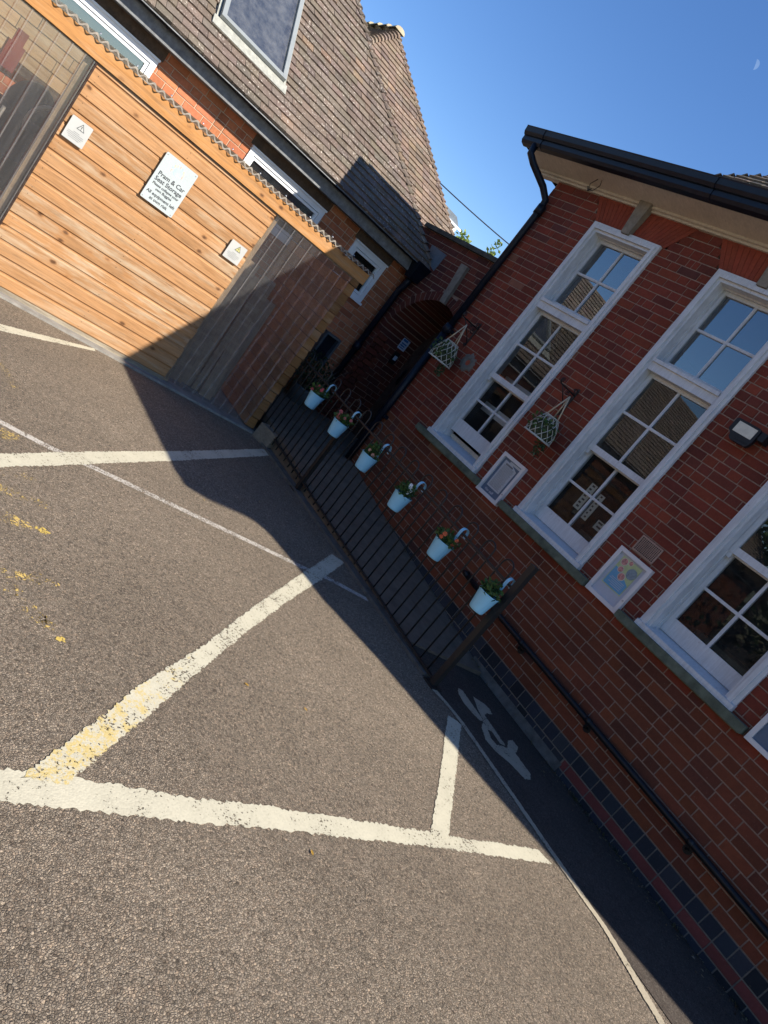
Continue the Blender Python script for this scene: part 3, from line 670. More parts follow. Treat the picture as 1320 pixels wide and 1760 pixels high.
fd = MB(); pe = [(4.50, 6.50), (4.50, -.60), (4.68, -.66), (4.86, -.66), (5.04, -.66), (5.16, -.80), (5.24, -1.1), (5.33, -1.5), (5.53, -1.99), (5.76, -2.73), (5.9, -3.15), (6.05, -3.62), (6.28, -4.3), (6.5, -4.8), (10.6, -4.8), (10.6, 6.50)]  # near-end outline invented so the slab casts the curved ground shadow
fd.prism([(x, y, 4.03) for x, y in pe], (0, 0, .045)); fd.build('flat_roof', 'lead', hall)
# soffit wire loop, mortar scar
wl = MB(); wl.tube([(4.78, 5.43, 3.93), (4.75, 5.37, 3.86), (4.76, 5.42, 3.80), (4.77, 5.48, 3.80), (4.77, 5.52, 3.86), (4.78, 5.48, 3.93)], .004, 5); wl.tube([(4.77, 5.52, 3.83), (4.765, 5.48, 3.79), (4.76, 5.45, 3.815)], .007, 5); wl.build('wire_loop', 'wall_iron', hall)
ms = MB(); n = 40; cy, cz = 5.50, 1.875; vs = []; 
for rr, d in ((.028, .006), (.05, .014), (.08, .012), (1, .005)):
    for k in range(n):
        t = 2 * math.pi * k / n; r_ = rr if rr < 1 else .098 + .03 * mnoise.noise(Vector((math.cos(t) * 3, math.sin(t) * 3, 5))) + (.02 * R.random() if k % 3 == 0 else 0)
        vs.append((XR - d, cy + r_ * math.cos(t), cz + r_ * math.sin(t)))
ms.add(vs, [(i * n + k, i * n + (k + 1) % n, (i + 1) * n + (k + 1) % n, (i + 1) * n + k) for i in range(3) for k in range(n)]); ms.build('mortar_patch', 'grey_mortar', hall)
mh = MB(); mh.prism([(XR - .0065, cy + .03 * math.cos(t), cz + .03 * math.sin(t)) for t in [2 * math.pi * k / 16 for k in range(16)]], (-.001, 0, 0)); mh.build('plugged_hole', 'rubbed_brick', hall)
# air brick
ab = MB(); y0, y1, z0, z1 = 2.553, 2.758, 1.495, 1.628
ab.box((XR - .014, y0, z0), (XR - .004, y0 + .01, z1)); ab.box((XR - .014, y1 - .01, z0), (XR - .004, y1, z1)); ab.box((XR - .0145, y0, z0), (XR - .004, y1, z0 + .012)); ab.box((XR - .0145, y0, z1 - .012), (XR - .004, y1, z1))
for k in range(1, 12): yk = y0 + .01 + (y1 - y0 - .02) * k / 12; ab.box((XR - .012, yk - .0022, z0 + .012), (XR - .0045, yk + .0022, z1 - .012))
for k in range(1, 9): zk = z0 + .012 + (z1 - z0 - .024) * k / 9; ab.box((XR - .0128, y0 + .01, zk - .0022), (XR - .005, y1 - .01, zk + .0022))
AB = ab.build('air_brick', 'grille', hall); av = MB(); av.box((XR - .0075, y0 + .002, z0 + .002), (XR - .0043, y1 - .002, z1 - .002)); av.build('air_holes', 'void', AB)

# handrail on the wall
hr = thing('handrail', 'black tubular handrail fixed low along the right brick wall', 'handrail', (XR - .07, 1.5, .3))
HP = [(XR - .075, 3.70, .415), (XR - .075, 3.2, .395), (XR - .075, 2.0, .375), (XR - .075, .5, .345), (XR - .075, -.5, .33)]
rl = MB(); rl.tube(HP, .0235, 12); rl.tube([(XR - .075, 3.70, .415), (XR - .073, 3.74, .417), (XR - .06, 3.765, .418), (XR - .002, 3.77, .418)], .0225, 10); rl.build('rail', 'black_metal', hr)
for y, z in ((3.5, .405), (2.88, .388), (2.07, .376), (1.10, .357), (.2, .339)):
    b_ = MB(); b_.tube([(XR - .075, y, z - .01), (XR - .06, y, z - .055), (XR - .004, y, z - .06)], .008, 6); b_.tube([(XR - .012, y, z - .06), (XR - .002, y, z - .06)], .032, 12); b_.tube([(XR - .076, y - .02, z), (XR - .076, y + .02, z)], .0265, 12); b_.build('bracket', 'black_metal', hr)

# notice frames
def frame(y0, y1, z0, z1, label):
    t = thing('notice_frame', label, 'notice frame', (XR - .02, (y0 + y1) / 2, z0), 'lockable notice frames on the brick wall'); x0, x1 = XR - .045, XR - .006; f = .032
    m_ = MB(); m_.box((x0, y0, z0), (x1, y0 + f, z1)); m_.box((x0, y1 - f, z0), (x1, y1, z1)); m_.box((x0 + .0007, y0 + f, z0), (x1, y1 - f, z0 + f)); m_.box((x0 + .0007, y0 + f, z1 - f), (x1, y1 - f, z1)); m_.build('frame', 'frame_white', t)
    gq = MB(); gq.quad((x0 + .009, y1 - f, z0 + f), (x0 + .009, y0 + f, z0 + f), (x0 + .009, y0 + f, z1 - f), (x0 + .009, y1 - f, z1 - f)); gq.build('cover', 'clear_cover', t)
    k = MB(); k.tube([(x0 - .004, y0 + .016, z0 + .27 * (z1 - z0)), (x0 + .002, y0 + .016, z0 + .27 * (z1 - z0))], .0075, 12); k.build('lock', 'silver', t)
    return t, x0
t, x0 = frame(4.005, 4.318, 1.02, 1.445, 'white notice frame with dark blue border and text page, between farthest and middle windows')
q = MB(); q.box((x0 + .022, 4.037, 1.052), (x0 + .026, 4.286, 1.413)); q.build('backing', 'board_blue', t)
q = MB(); q.prism([(x0 + .0195, 4.255, 1.11), (x0 + .0195, 4.075, 1.11), (x0 + .0195, 4.072, 1.355), (x0 + .0195, 4.16, 1.385), (x0 + .0195, 4.26, 1.39)], (.002, 0, 0)); pg = q.build('page', 'paper', t)
q = MB(); zz = 1.345
q.box((x0 + .0185, 4.13, 1.355), (x0 + .0193, 4.23, 1.372))
while zz > 1.125: q.box((x0 + .0185, 4.09 + .02 * R.random(), zz), (x0 + .0193, 4.24, zz + .0035)); zz -= .0095
q.build('print', 'faint_ink', pg)
q = MB(); q.box((x0 + .0183, 4.045, 1.385), (x0 + .0205, 4.20, 1.405)); q.build('loose_sheet', 'paper', t)
text_mb('Our staff', .032, FRX(x0 + .0215, 4.185, 1.068)).build('lettering', 'paper', t)
t, x0 = frame(2.492, 2.817, 1.048, 1.467, 'white notice frame holding a blue poster with round pictures, below the air brick')
q = MB(); q.box((x0 + .022, 2.524, 1.08), (x0 + .026, 2.785, 1.435)); q.build('backing', 'backing_paper', t)
q = MB(); q.box((x0 + .0195, 2.562, 1.165), (x0 + .0215, 2.755, 1.42)); ps = q.build('poster', 'poster_green', t)
q = MB(); q.prism([(x0 + .0185, 2.748, 1.173), (x0 + .0185, 2.568, 1.173), (x0 + .0185, 2.568, 1.255), (x0 + .0185, 2.70, 1.32), (x0 + .0185, 2.748, 1.325)], (.0008, 0, 0)); q.build('text_panel', 'poster_blue', ps)
def disc(x, y, z, r, mat, name, par, n=20, amp=0):
    d = MB(); d.prism([(x, y - r * math.cos(t_), z + r * (1 + (amp if k % 2 else 0)) * math.sin(t_)) for k, t_ in enumerate([2 * math.pi * k / n for k in range(n)])], (.0006, 0, 0)); return d.build(name, mat, par)
for (y, z, r) in ((2.715, 1.385, .032), (2.70, 1.325, .026), (2.655, 1.285, .033), (2.665, 1.405, .02)):
    disc(x0 + .0178, y, z, r, 'poster_cream', 'picture_ring', ps); disc(x0 + .0171, y, z, r * .8, 'poster_pink', 'round_picture', ps)
disc(x0 + .0172, 2.605, 1.345, .042, 'poster_grey', 'badge', ps, 28, .06)
q = MB()
for k, ww in enumerate((.12, .13, .10, .12, .09)): q.box((x0 + .0178, 2.60 - .01, 1.245 - k * .0135), (x0 + .0184, 2.60 + ww, 1.2485 - k * .0135))
q.build('text_line', 'paper', ps)
t, x0 = frame(1.0, 1.316, 1.045, 1.46, 'white notice frame with dark backing beside the nearest window, cut by the photo edge')
q = MB(); q.box((x0 + .022, 1.03, 1.075), (x0 + .026, 1.285, 1.43)); q.build('backing', 'board_blue', t)

# floodlight
fl_ = thing('floodlight', 'black LED floodlight with pale lens on the brick wall, above the air brick', 'floodlight', (XR - .07, 2.72, 2.45))
fx = XR - .105; bd = MB()
bd.prism([(fx, 2.765, 2.682), (fx, 2.582, 2.682), (fx, 2.568, 2.668), (fx, 2.566, 2.57), (fx, 2.578, 2.535), (fx, 2.592, 2.522), (fx, 2.715, 2.522), (fx, 2.735, 2.536), (fx, 2.742, 2.56), (fx, 2.776, 2.585), (fx, 2.776, 2.668)], (.035, 0, 0)); bd.box((fx + .035, 2.62, 2.56), (fx + .06, 2.72, 2.65)); bd.box((fx - .003, 2.598, 2.545), (fx - .0002, 2.70, 2.55)); bd.build('housing', 'black_metal', fl_)
le = MB(); le.box((fx - .002, 2.588, 2.583), (fx - .0005, 2.742, 2.664)); le.build('lens', 'lamp_lens', fl_)
MB().box((fx + .012, 2.515, 2.61), (XR - .005, 2.565, 2.675)).build('sensor_box', 'black_metal', fl_)
br = MB(); br.box((fx + .06, 2.64, 2.57), (XR - .005, 2.70, 2.63)); br.build('bracket', 'black_metal', fl_)

# ------------------------------------------------------------------ arch wall linking the two buildings
XA = 5.244; AY, AZ, AR = 6.79, 1.57, .70
aw = thing('garden_wall', 'dark brick wall with a round arched doorway between the two buildings', 'wall', (XA, 6.9, 0))
PA = lambda u, z, d: (XA - d, u, z)
def arch_cut(rad_):
    def f(z):
        if z < AZ: return [(AY - rad_ if rad_ < .75 else AY - AR, AY + (rad_ if rad_ < .75 else AR))]
        d = rad_ ** 2 - (z - AZ) ** 2
        return [(AY - math.sqrt(d), AY + math.sqrt(d))] if d > 0 else []
    return f
bk, mo = MB(), MB(); DRK = [(5, (.100, .024, .016)), (3, (.12, .029, .017)), (2, (.075, .021, .017))]
brickwork(PA, YC - .01, 8.2, -.05, 2.93, arch_cut(AR + .118), DRK, 'mixed', bk, mo)
# reveals, ring of header bricks
for k in range(30):
    t0, t1 = math.pi * k / 30, math.pi * (k + 1) / 30; e = .007; c = pick(DRK)
    pts = [(AY + r * math.cos(t), AZ + r * math.sin(t)) for r, t in ((AR, t0 + e / AR), (AR, t1 - e / AR), (AR + .112, t1 - e / AR), (AR + .112, t0 + e / AR))]
    bk.hexa([(XA + .62, y, z) for y, z in pts], [(XA - .008, y, z) for y, z in pts], c)
mo.add([(XA + .004, AY + r * math.cos(math.pi * k / 30), AZ + r * math.sin(math.pi * k / 30)) for k in range(31) for r in (AR, AR + .26)], [(2 * k, 2 * k + 1, 2 * k + 3, 2 * k + 2) for k in range(30)])
mo.add([(XA - .001, AY + r * math.cos(math.pi * k / 30), AZ + r * math.sin(math.pi * k / 30)) for k in range(31) for r in (AR, AR + .125)], [(2 * k, 2 * k + 1, 2 * k + 3, 2 * k + 2) for k in range(30)])
for side, yj in ((1, AY + AR), (-1, AY - AR)):
    PJ = (lambda u, z, d, yj=yj, side=side: (u, yj - side * d, z))
    brickwork(PJ, XA, XA + .62, -.05, AZ, lambda z: [], DRK, 'flemish', bk, mo)
mo.add([(x, AY + (AR + .003) * math.cos(math.pi * k / 30), AZ + (AR + .003) * math.sin(math.pi * k / 30)) for k in range(31) for x in (XA, XA + .62)], [(2 * k, 2 * k + 1, 2 * k + 3, 2 * k + 2) for k in range(30)])
bk.build('brickwork', 'brick', aw); mo.build('mortar', 'mortar', aw)
cp = MB(); cp.prism([(XA - .05, YC + .012, 2.93), (XA + .36, YC + .012, 2.93), (XA + .36, YC + .012, 2.975), (XA + .15, YC + .012, 3.01), (XA - .05, YC + .012, 2.985)], (0, 1.9, 0)); cp.build('coping', 'dark_coping', aw)
ky = MB(); ky.hexa([(XA, 6.745, 2.262), (XA, 6.84, 2.262), (XA, 6.935, 2.75), (XA, 6.80, 2.75)], [(XA - .045, 6.745, 2.262), (XA - .045, 6.84, 2.262), (XA - .05, 6.935, 2.75), (XA - .05, 6.80, 2.75)]); ky.build('keystone', 'stone', aw)
dr = MB(); dx = XA + .62
for k in range(10):
    y0 = AY - AR + .14 * k; dr.box((dx, y0 + .003, -.05), (dx + .04, y0 + .137, 2.3), (R.random(), R.random(), 0))
D_ = dr.build('door', 'door_wood', aw)
hd = MB(); hd.tube([(dx - .03, 7.36, 1.20), (dx - .03, 7.36, 1.36)], .012, 8); hd.box((dx - .012, 7.34, 1.16), (dx - .001, 7.385, 1.40)); hd.build('handle', 'black_metal', D_)
ld = MB(); ld.prism([(XA - .012, 7.69, 2.78), (XA - .012, 7.32, 2.755), (XA - .012, 7.335, 2.52), (XA - .012, 7.62, 2.60)], (.006, 0, 0)); ld.build('lead_flashing', 'lead', aw)
# plate and keypad on the reveal
yr = AY + AR - .006
ds = thing('door_sign', 'small pale blue sign inside the dark arched doorway', 'sign', (5.66, yr, 1.55))
q = MB(); q.box((5.60, yr - .006, 1.545), (5.725, yr, 1.71)); q.build('plate', 'pale_blue_sign', ds)
q = MB()
for zz, hh in ((1.66, .03), (1.62, .018), (1.59, .018), (1.565, .012)): q.box((5.612, yr - .0075, zz), (5.712 - R.random() * .02, yr - .0062, zz + hh))
q.build('printed_lines', 'sign_blue', ds)
kp = thing('door_entry_panel', 'door entry keypad with a pale screen below the blue doorway sign', 'keypad', (5.66, yr, 1.33))
q = MB(); q.box((5.62, yr - .03, 1.33), (5.70, yr, 1.50)); q.build('casing', 'black_metal', kp); q = MB(); q.box((5.635, yr - .0315, 1.39), (5.69, yr - .0301, 1.45)); q.build('screen', 'pale_blue_sign', kp)

# ------------------------------------------------------------------ building on the left with the tiled roof
YL = 7.75
sch = thing('tiled_building', 'low brick building with steep brown tiled roof and skylight, on the left', 'building', (2.5, YL, 0))
WL = [(.35, 1.692), (2.80, 3.862), (4.372, 4.925)]; WZ0, WZ1 = 1.69, 2.215
PL = lambda u, z, d: (u, YL - d, z)
bk, mo = MB(), MB()
def pal_left(z): return LEFTRED
brickwork(PL, -10, XA, -.05, 2.345, lambda z: [(a + .005, b - .005) for a, b in WL] if WZ0 < z < WZ1 else [], LEFTRED, 'flemish', bk, mo, crs=.0755)
bk.build('brickwork', 'brick', sch); mo.build('mortar', 'pale_mortar', sch)
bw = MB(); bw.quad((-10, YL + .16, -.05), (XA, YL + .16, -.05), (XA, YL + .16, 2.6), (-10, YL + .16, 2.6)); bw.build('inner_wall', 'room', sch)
for a, b in WL: MB().box((a - .03, YL - .012, WZ1 + .021), (b + .03, YL + .05, 2.343)).build('lintel', 'lintel_brown', sch)
fs = MB(); fs.box((-10, YL - .205, 2.342), (XA - .01, YL - .18, 2.47)); fs.box((-10, YL - .18, 2.345), (XA - .01, YL + .1, 2.36)); fs.build('fascia', 'slate_fascia', sch)
gu = MB(); gp2 = [(YL - .253 + .045 * math.cos(t), 2.502 + .045 * math.sin(t)) for t in [math.pi + math.pi * k / 8 for k in range(9)]] + [(YL - .208, 2.515), (YL - .298, 2.515)]
gu.prism([(-10, y, z) for y, z in gp2], (XA - .04 + 10, 0, 0))
for x in (.6, 1.55, 2.5, 3.45, 4.4): gu.prism([(x, (y - YL + .253) * 1.12 + YL - .253, (z - 2.5) * 1.12 + 2.5) for y, z in gp2], (.05, 0, 0))
gu.build('gutter', 'gutter_black', sch)
for (a, b) in WL:
    f = MB(); t_ = .055; y0 = YL - .022
    f.box((a, y0, WZ0), (a + t_, YL + .05, WZ1)); f.box((b - t_, y0, WZ0), (b, YL + .05, WZ1)); f.box((a + t_, y0 + .0007, WZ0), (b - t_, YL + .05, WZ0 + t_)); f.box((a + t_, y0 + .0007, WZ1 - t_), (b - t_, YL + .05, WZ1))
    f.box((a - .012, y0 - .03, WZ0 - .03), (b + .012, YL + .02, WZ0 - .001)); f.box((a - .006, y0 - .018, WZ1 + .0005), (b + .006, YL + .02, WZ1 + .02))
    W = f.build('window', 'upvc', sch)
    s = MB(); k = t_ + .004
    s.box((a + k, y0 + .012, WZ0 + k), (a + k + .03, YL + .03, WZ1 - k)); s.box((b - k - .03, y0 + .012, WZ0 + k), (b - k, YL + .03, WZ1 - k)); s.box((a + k + .03, y0 + .0127, WZ0 + k), (b - k - .03, YL + .03, WZ0 + k + .03)); s.box((a + k + .03, y0 + .0127, WZ1 - k - .03), (b - k - .03, YL + .03, WZ1 - k))
    s.build('casement', 'upvc', W)
    gq = MB(); gq.quad((a + k, YL + .012, WZ0 + k), (b - k, YL + .012, WZ0 + k), (b - k, YL + .012, WZ1 - k), (a + k, YL + .012, WZ1 - k)); gq.build('pane', 'frosted_glass', W)
# roof planes: front slope with a hip, then a side slope with its ridge running away
EY, EZ, HX = 7.42, 2.49, 5.35; GA = .098
PF = lambda u, s, d: (u, EY + s * q2 - d * q2, EZ + s * q2 + d * q2)
SKX0, SKX1, SKS0, SKS1 = 1.89, 2.745, .46, 2.4
def front(s):
    e = min(HX - s * q2, XA - .005)
    if SKS0 < s < SKS1: return [(-10, SKX0), (SKX1, e)]
    return [(-10, e)]
rt_ = MB(); tiled(PF, 29, front, GA, mb=rt_)
def bonnets(mb, a, b, pal, step=.1, r=.075):
    """bonnet tiles riding up a hip from a to b"""
    a, b = Vector(a), Vector(b); L = (b - a).length; d = (b - a) / L; sd = d.cross(Vector((0, 0, 1))).normalized(); u_ = sd.cross(d)
    k = 0
    while k * step < L - .05:
        p = a + d * (k * step); q = p + d * step * 1.3; c = pick(pal); v = []
        for base, rr, lift in ((p, r, .022 + R.uniform(-.003, .003)), (q, r * .72, .0)):
            for t in range(7):
                t_ = math.pi * t / 6; v.append(base + sd * rr * math.cos(t_) + u_ * (rr * .62 * math.sin(t_) + lift - .03))
        mb.add(v, [(t, t + 1, t + 8, t + 7) for t in range(6)] + [(6, 5, 4, 3, 2, 1, 0)], c); k += 1
bonnets(rt_, (HX, EY, EZ), (HX - 2.02, EY + 2.02, EZ + 2.02), TILES)
rt_.build('roof', 'tile', sch)
dk = MB(); Hs = 2.02
dk.quad((-10, EY, EZ - .02), (HX, EY, EZ - .02), (HX - Hs, EY + Hs, EZ + Hs - .02), (-10, EY + Hs, EZ + Hs - .02)); dk.quad((-10, EY + Hs, EZ + Hs - .02), (HX - Hs, EY + Hs, EZ + Hs - .02), (HX - Hs, EY + 2 * Hs, EZ - .02), (-10, EY + 2 * Hs, EZ - .02)); dk.quad((HX, EY, EZ - .02), (HX, EY + 2 * Hs, EZ - .02), (HX - Hs, EY + 2 * Hs, EZ - .02), (HX - Hs, EY + Hs, EZ + Hs - .02))
dk.build('roof_deck', 'slate_fascia', sch)
# skylight
sk = MB(); fw_ = .046
def sbox(mb, u0, u1, s0, s1, d0, d1):
    mb.hexa([PF(u0, s0, d0), PF(u1, s0, d0), PF(u1, s1, d0), PF(u0, s1, d0)], [PF(u0, s0, d1), PF(u1, s0, d1), PF(u1, s1, d1), PF(u0, s1, d1)])
a, b, s0, s1 = SKX0 + .03, SKX1 - .03, SKS0 + .06, SKS1 - .05
sbox(sk, a, a + fw_, s0, s1, -.03, .075); sbox(sk, b - fw_, b, s0, s1, -.03, .075); sbox(sk, a + fw_, b - fw_, s0, s0 + fw_, -.03, .0743); sbox(sk, a + fw_, b - fw_, s1 - fw_, s1, -.03, .0743)
SKY = sk.build('skylight', 'silver_frame' if plain('silver_frame', (.27, .29, .285), .45, .2, .08) else '', sch)
s2 = MB(); sbox(s2, SKX0 - .02, SKX1 + .02, SKS0 - .06, s0 - .006, .012, .034); sbox(s2, SKX0, a - .006, s0, s1, -.02, .03); sbox(s2, b + .006, SKX1, s0, s1, -.02, .03); s2.build('flashing', 'frame_grey' if plain('frame_grey', (.30, .30, .26), .7, 0, .25, 20) else '', SKY)
s3 = MB(); s3.quad(PF(a + .05, s0 + .05, .05), PF(b - .05, s0 + .05, .05), PF(b - .05, s1 - .05, .05), PF(a + .05, s1 - .05, .05)); s3.build('pane', 'skylight_glass', SKY)
s4 = MB(); s4.quad(PF(a + .02, s0 + .02, -.03), PF(b - .02, s0 + .02, -.03), PF(b - .02, s1 - .02, -.03), PF(a + .02, s1 - .02, -.03)); s4.build('blind', 'backing_paper', SKY)

# second wing behind, its hip end facing the car park
wing = thing('hipped_building', 'building behind with a steep brown tiled hip roof, seen above the left roof', 'building', (4.87, 12, 0))
WX, WY, WZ, WE = 4.87, 11.17, 5.10, 2.55
hh = WZ - WE
wr = MB(); PW = lambda u, s, d: (u, WY - hh + s * q2 - d * q2, WE + s * q2 + d * q2)
TP2 = [(5, (.185, .135, .10)), (3, (.205, .15, .11)), (2, (.155, .118, .094)), (.4, (.24, .165, .11))]
tiled(PW, int(hh / q2 / GA) + 1, lambda s: [(WX - hh + s * q2, WX + hh - s * q2)], GA, pal=TP2, mb=wr)
PWl = lambda u, s, d: (WX - hh + s * q2 - d * q2, u, WE + s * q2 + d * q2)
tiled(PWl, int(hh / q2 / GA) + 1, lambda s: [(max(WY - hh + s * q2, 10.2), 14)], GA, pal=TP2, mb=wr)
bonnets(wr, (WX + hh, WY - hh, WE), (WX, WY, WZ), TP2); bonnets(wr, (WX - hh, WY - hh, WE), (WX, WY, WZ), TP2, r=.09); bonnets(wr, (WX, WY - .05, WZ + .03), (WX, 16, WZ + .03), [(1, (.42, .36, .24))], .3, .10)
wr.build('roof', 'tile', wing)
wd = MB(); e = .02
wd.quad((WX - hh, WY - hh, WE - e), (WX + hh, WY - hh, WE - e), (WX, WY, WZ - e)); wd.quad((WX - hh, WY - hh, WE - e), (WX, WY, WZ - e), (WX, 16, WZ - e), (WX - hh, 16, WE - e)); wd.quad((WX + hh, WY - hh, WE - e), (WX + hh, 16, WE - e), (WX, 16, WZ - e), (WX, WY, WZ - e)); wd.build('roof_deck', 'slate_fascia', wing)
wb = MB(); wb.box((WX - hh + .3, WY - hh + .3, 0), (WX + hh - .3, 15.9, WE)); wb.build('wall', 'rubbed_brick', wing)

# black corner downpipe and hopper of the left building
dp = MB(); dp.tube([(5.165, 7.52, 2.33), (5.165, 7.54, 2.2), (5.165, 7.58, 2.1), (5.165, 7.58, .2)], .04, 12); dp.tube([(5.165, 7.58, 1.2), (5.165, 7.58, 1.3)], .05, 12)
dp.hexa([(5.09, 7.44, 2.28), (5.23, 7.44, 2.28), (5.23, 7.57, 2.28), (5.09, 7.57, 2.28)], [(5.03, 7.36, 2.50), (5.235, 7.36, 2.50), (5.235, 7.60, 2.50), (5.03, 7.60, 2.50)])
dp.build('downpipe', 'gutter_black', sch)

# ------------------------------------------------------------------ storage shed
SY = 6.127; X0, X1, X2, X3 = -.45, 1.022, 2.70, 3.70; SH = 1.80
shed = thing('storage_shed', 'lean-to timber storage shed with horizontal boards and clear ribbed plastic panels', 'shed', (1.7, 6.9, .018))
cl = MB(); PITCH = .1075; z = .045; prof = [(0, -.014), (.008, -.010), (.016, 0.0), (.094, .0), (.101, -.004), (.1045, -.012), (.1075, -.014)]
k = 0
while z < SH - .03:
    c = (R.random(), R.random() if k % 3 else R.uniform(.0, .45), R.random() ** 1.2); zt = min(z + PITCH, SH)
    pr_ = [(min(z + h_, zt), d_ + R.uniform(-.0015, .0015) if d_ == 0 else d_) for h_, d_ in prof]
    pts = [(X1 + R.uniform(-.004, .004), SY - .012 - d_, zz) for zz, d_ in pr_]; xe = X2 + R.uniform(-.006, .006)
    v = pts + [(xe, p[1], p[2]) for p in pts]; n = len(pts)
    cl.add(v, [(i, n + i, n + i + 1, i + 1) for i in range(n - 1)], c); cl.add([(X1, SY - .001, z), (X1, SY - .001, zt)] + pts[::-1], [tuple(range(n + 2))], c)
    z += PITCH; k += 1
cl.box((X1 + .003, SY - .001, .03), (X2 - .003, SY + .02, SH), (.5, .3, .2))
CLD = cl.build('cladding', 'cladding', shed)
z = .045; nl = MB()
while z < SH - .06:
    for x in (X1 + .045, 1.85, X2 - .05):
        for dz in (.03, .08): nl.tube([(x + R.uniform(-.006, .006), SY - .0125, z + dz), (x, SY - .0112, z + dz)], .0028, 6)
    z += PITCH
no = nl.build('nail_heads', 'wall_iron', CLD); no['kind'] = 'stuff'
bb = MB(); bb.box((X0, SY - .004, .018), (X2, SY + .04, .052), (.3, .1, .9)); bb.build('sole_plate', 'old_timber', shed)
fa = MB(); fa.box((X0, SY - .036, SH + .012), (3.785, SY - .008, 1.920), (.4, .8, .2)); fa.build('fascia', 'fascia_wood', shed)
gp_ = MB(); gp_.box((X0, SY - .007, SH - .004), (3.76, SY + .04, SH + .09), (.4, .2, .2)); gp_.build('top_rail', 'plank', shed)
# corner post of stacked board ends
pe_ = MB(); z = .03; k = 0
while z < SH - .02:
    h_ = PITCH; c = (R.random(), R.random(), R.random() * .5)
    pe_.hexa([(X3 - .035, SY - .01, z + .002), (X3 + .066, SY - .01, z + .002), (X3 + .066, SY + 1.5, z + .002), (X3 - .035, SY + 1.5, z + .002)], [(X3 - .035, SY - .004, z + h_ - .006), (X3 + .056, SY - .004, z + h_ - .004), (X3 + .056, SY + 1.5, z + h_ - .006), (X3 - .035, SY + 1.5, z + h_ - .006)], c)
    z += h_
pe_.build('side_cladding', 'end_wood', shed)
for x in (X1 - .04, X2 + .03, 1.85):
    po = MB(); po.box((x - .03, SY + .03, .02), (x + .03, SY + .09, SH), (R.random(), .4, .3)); po.build('post', 'plank', shed)
# ribbed clear sheets
def sheet(xa, xb, za, zb, name, pitch=.125):
    """box-profile sheet: narrow raised ribs, each rib a strip of its own tone"""
    m_ = MB(); r_ = MB(); x = xa
    while x < xb - .001:
        xr = min(x + pitch, xb); w_ = .020
        m_.quad((x, SY - .02, za), (max(x, xr - w_), SY - .02, za), (max(x, xr - w_), SY - .02, zb), (x, SY - .02, zb))
        if xr - w_ > x:
            p = [(xr - w_, SY - .02), (xr - w_ * .72, SY - .034), (xr - w_ * .28, SY - .034), (xr, SY - .02)]
            for (ax, ay), (bx, by) in zip(p[:-1], p[1:]): r_.quad((ax, ay, za), (bx, by, za), (bx, by, zb), (ax, ay, zb))
        x = xr
    s_ = m_.build(name, 'polycarbonate', shed); r_.build('rib', 'polycarbonate_rib', s_)
sheet(X0, X1 - .012, .05, SH, 'clear_panel', .093); sheet(X2 + .006, X3 - .03, .05, SH, 'clear_panel', .105)
ds_ = MB(); ds_.box((X1 - .014, SY - .036, .03), (X1 - .001, SY + .01, SH), (.2, 0, 0)); ds_.build('edge_strip', 'door_wood', shed)
# corrugated roof sheet
cr = MB(); N = 1150; xa, xb = X0 - .02, 3.83
def cz(x): return .0145 * math.sin(2 * math.pi * x / .0755)
for lay in (0,):
    for (ya, yb, zA, zB) in ((SY - .060, YL - .01, 1.942, 2.02),):
        vs = []
        for i in range(N + 1):
            x = xa + (xb - xa) * i / N; vs += [(x, ya, zA + cz(x) - .004 * lay), (x, yb, zB + cz(x) - .004 * lay)]
        cr.add(vs, [(2 * i, 2 * i + 2, 2 * i + 3, 2 * i + 1) for i in range(N)], None, True)
CRF = cr.build('roof', 'corrugated_plastic', shed)
ce = MB(); vs = []
for i in range(N + 1): x = xa + (xb - xa) * i / N; vs += [(x, SY - .0605, 1.944 + cz(x)), (x, SY - .0605, 1.930 + cz(x) * .9)]
ce.add(vs, [(2 * i, 2 * i + 2, 2 * i + 3, 2 * i + 1) for i in range(N)]); ce.build('roof_edge', 'plastic_edge', CRF)
for k in range(15): x = X0 + .25 + .3775 * k * .76; MB().lathe([(0, .010), (.006, .008), (.009, 0)], (x, SY - .02, 1.966), 8).build('roof_screw', 'silver', shed)
bl_ = MB(); z = 1.44
while z < 1.93:
    x = X0
    while x < 2.6:
        L = R.uniform(.28, .5); bl_.box((x, YL - .075, z + .004), (min(x + L, 2.6) - .005, YL - .055, z + .100), (R.random(), R.random(), R.random())); x += L
    z += .104
bl_.build('back_lining', 'lining_wood', shed)
MB().box((X0, YL - .10, 1.37), (2.6, YL - .02, 1.438), (.3, .1, .2)).build('back_rail', 'door_wood', shed)
# things kept inside
for k, (x, y, w_, h_, tl) in enumerate([(2.90, 6.36, .15, 1.34, .10), (3.04, 6.44, .14, 1.24, .07), (3.18, 6.40, .15, 1.30, .08), (3.34, 6.50, .15, 1.12, .10), (3.24, 6.33, .13, .86, .05), (2.78, 6.50, .14, 1.05, .02)]):
    pk = MB(); c = (R.random(), .3 + R.random() * .7, R.random()); b0 = [(x - w_ / 2, y, .02), (x + w_ / 2, y, .02), (x + w_ / 2, y + .03, .02), (x - w_ / 2, y + .03, .02)]
    pk.hexa(b0, [(p[0] + tl, p[1] + .25, h_) for p in b0], c); o = pk.build('timber_plank', 'plank')
    tag(o, ['tallest grey brown plank leaning inside the right clear panel, beside the cladding', 'plank leaning inside the right clear panel, second from the cladding', 'wide plank leaning in the middle of the right clear panel', 'shorter plank leaning towards the right end of the clear panel', 'shortest plank at the front of the right clear panel', 'broad plank leaning behind the left edge of the right clear panel'][k], 'plank', 'planks stored behind the right clear panel')
pm = thing('pushchair', 'dark pushchair with looped handle stored behind the left clear panel', 'pushchair', (.98, 6.75, .02))
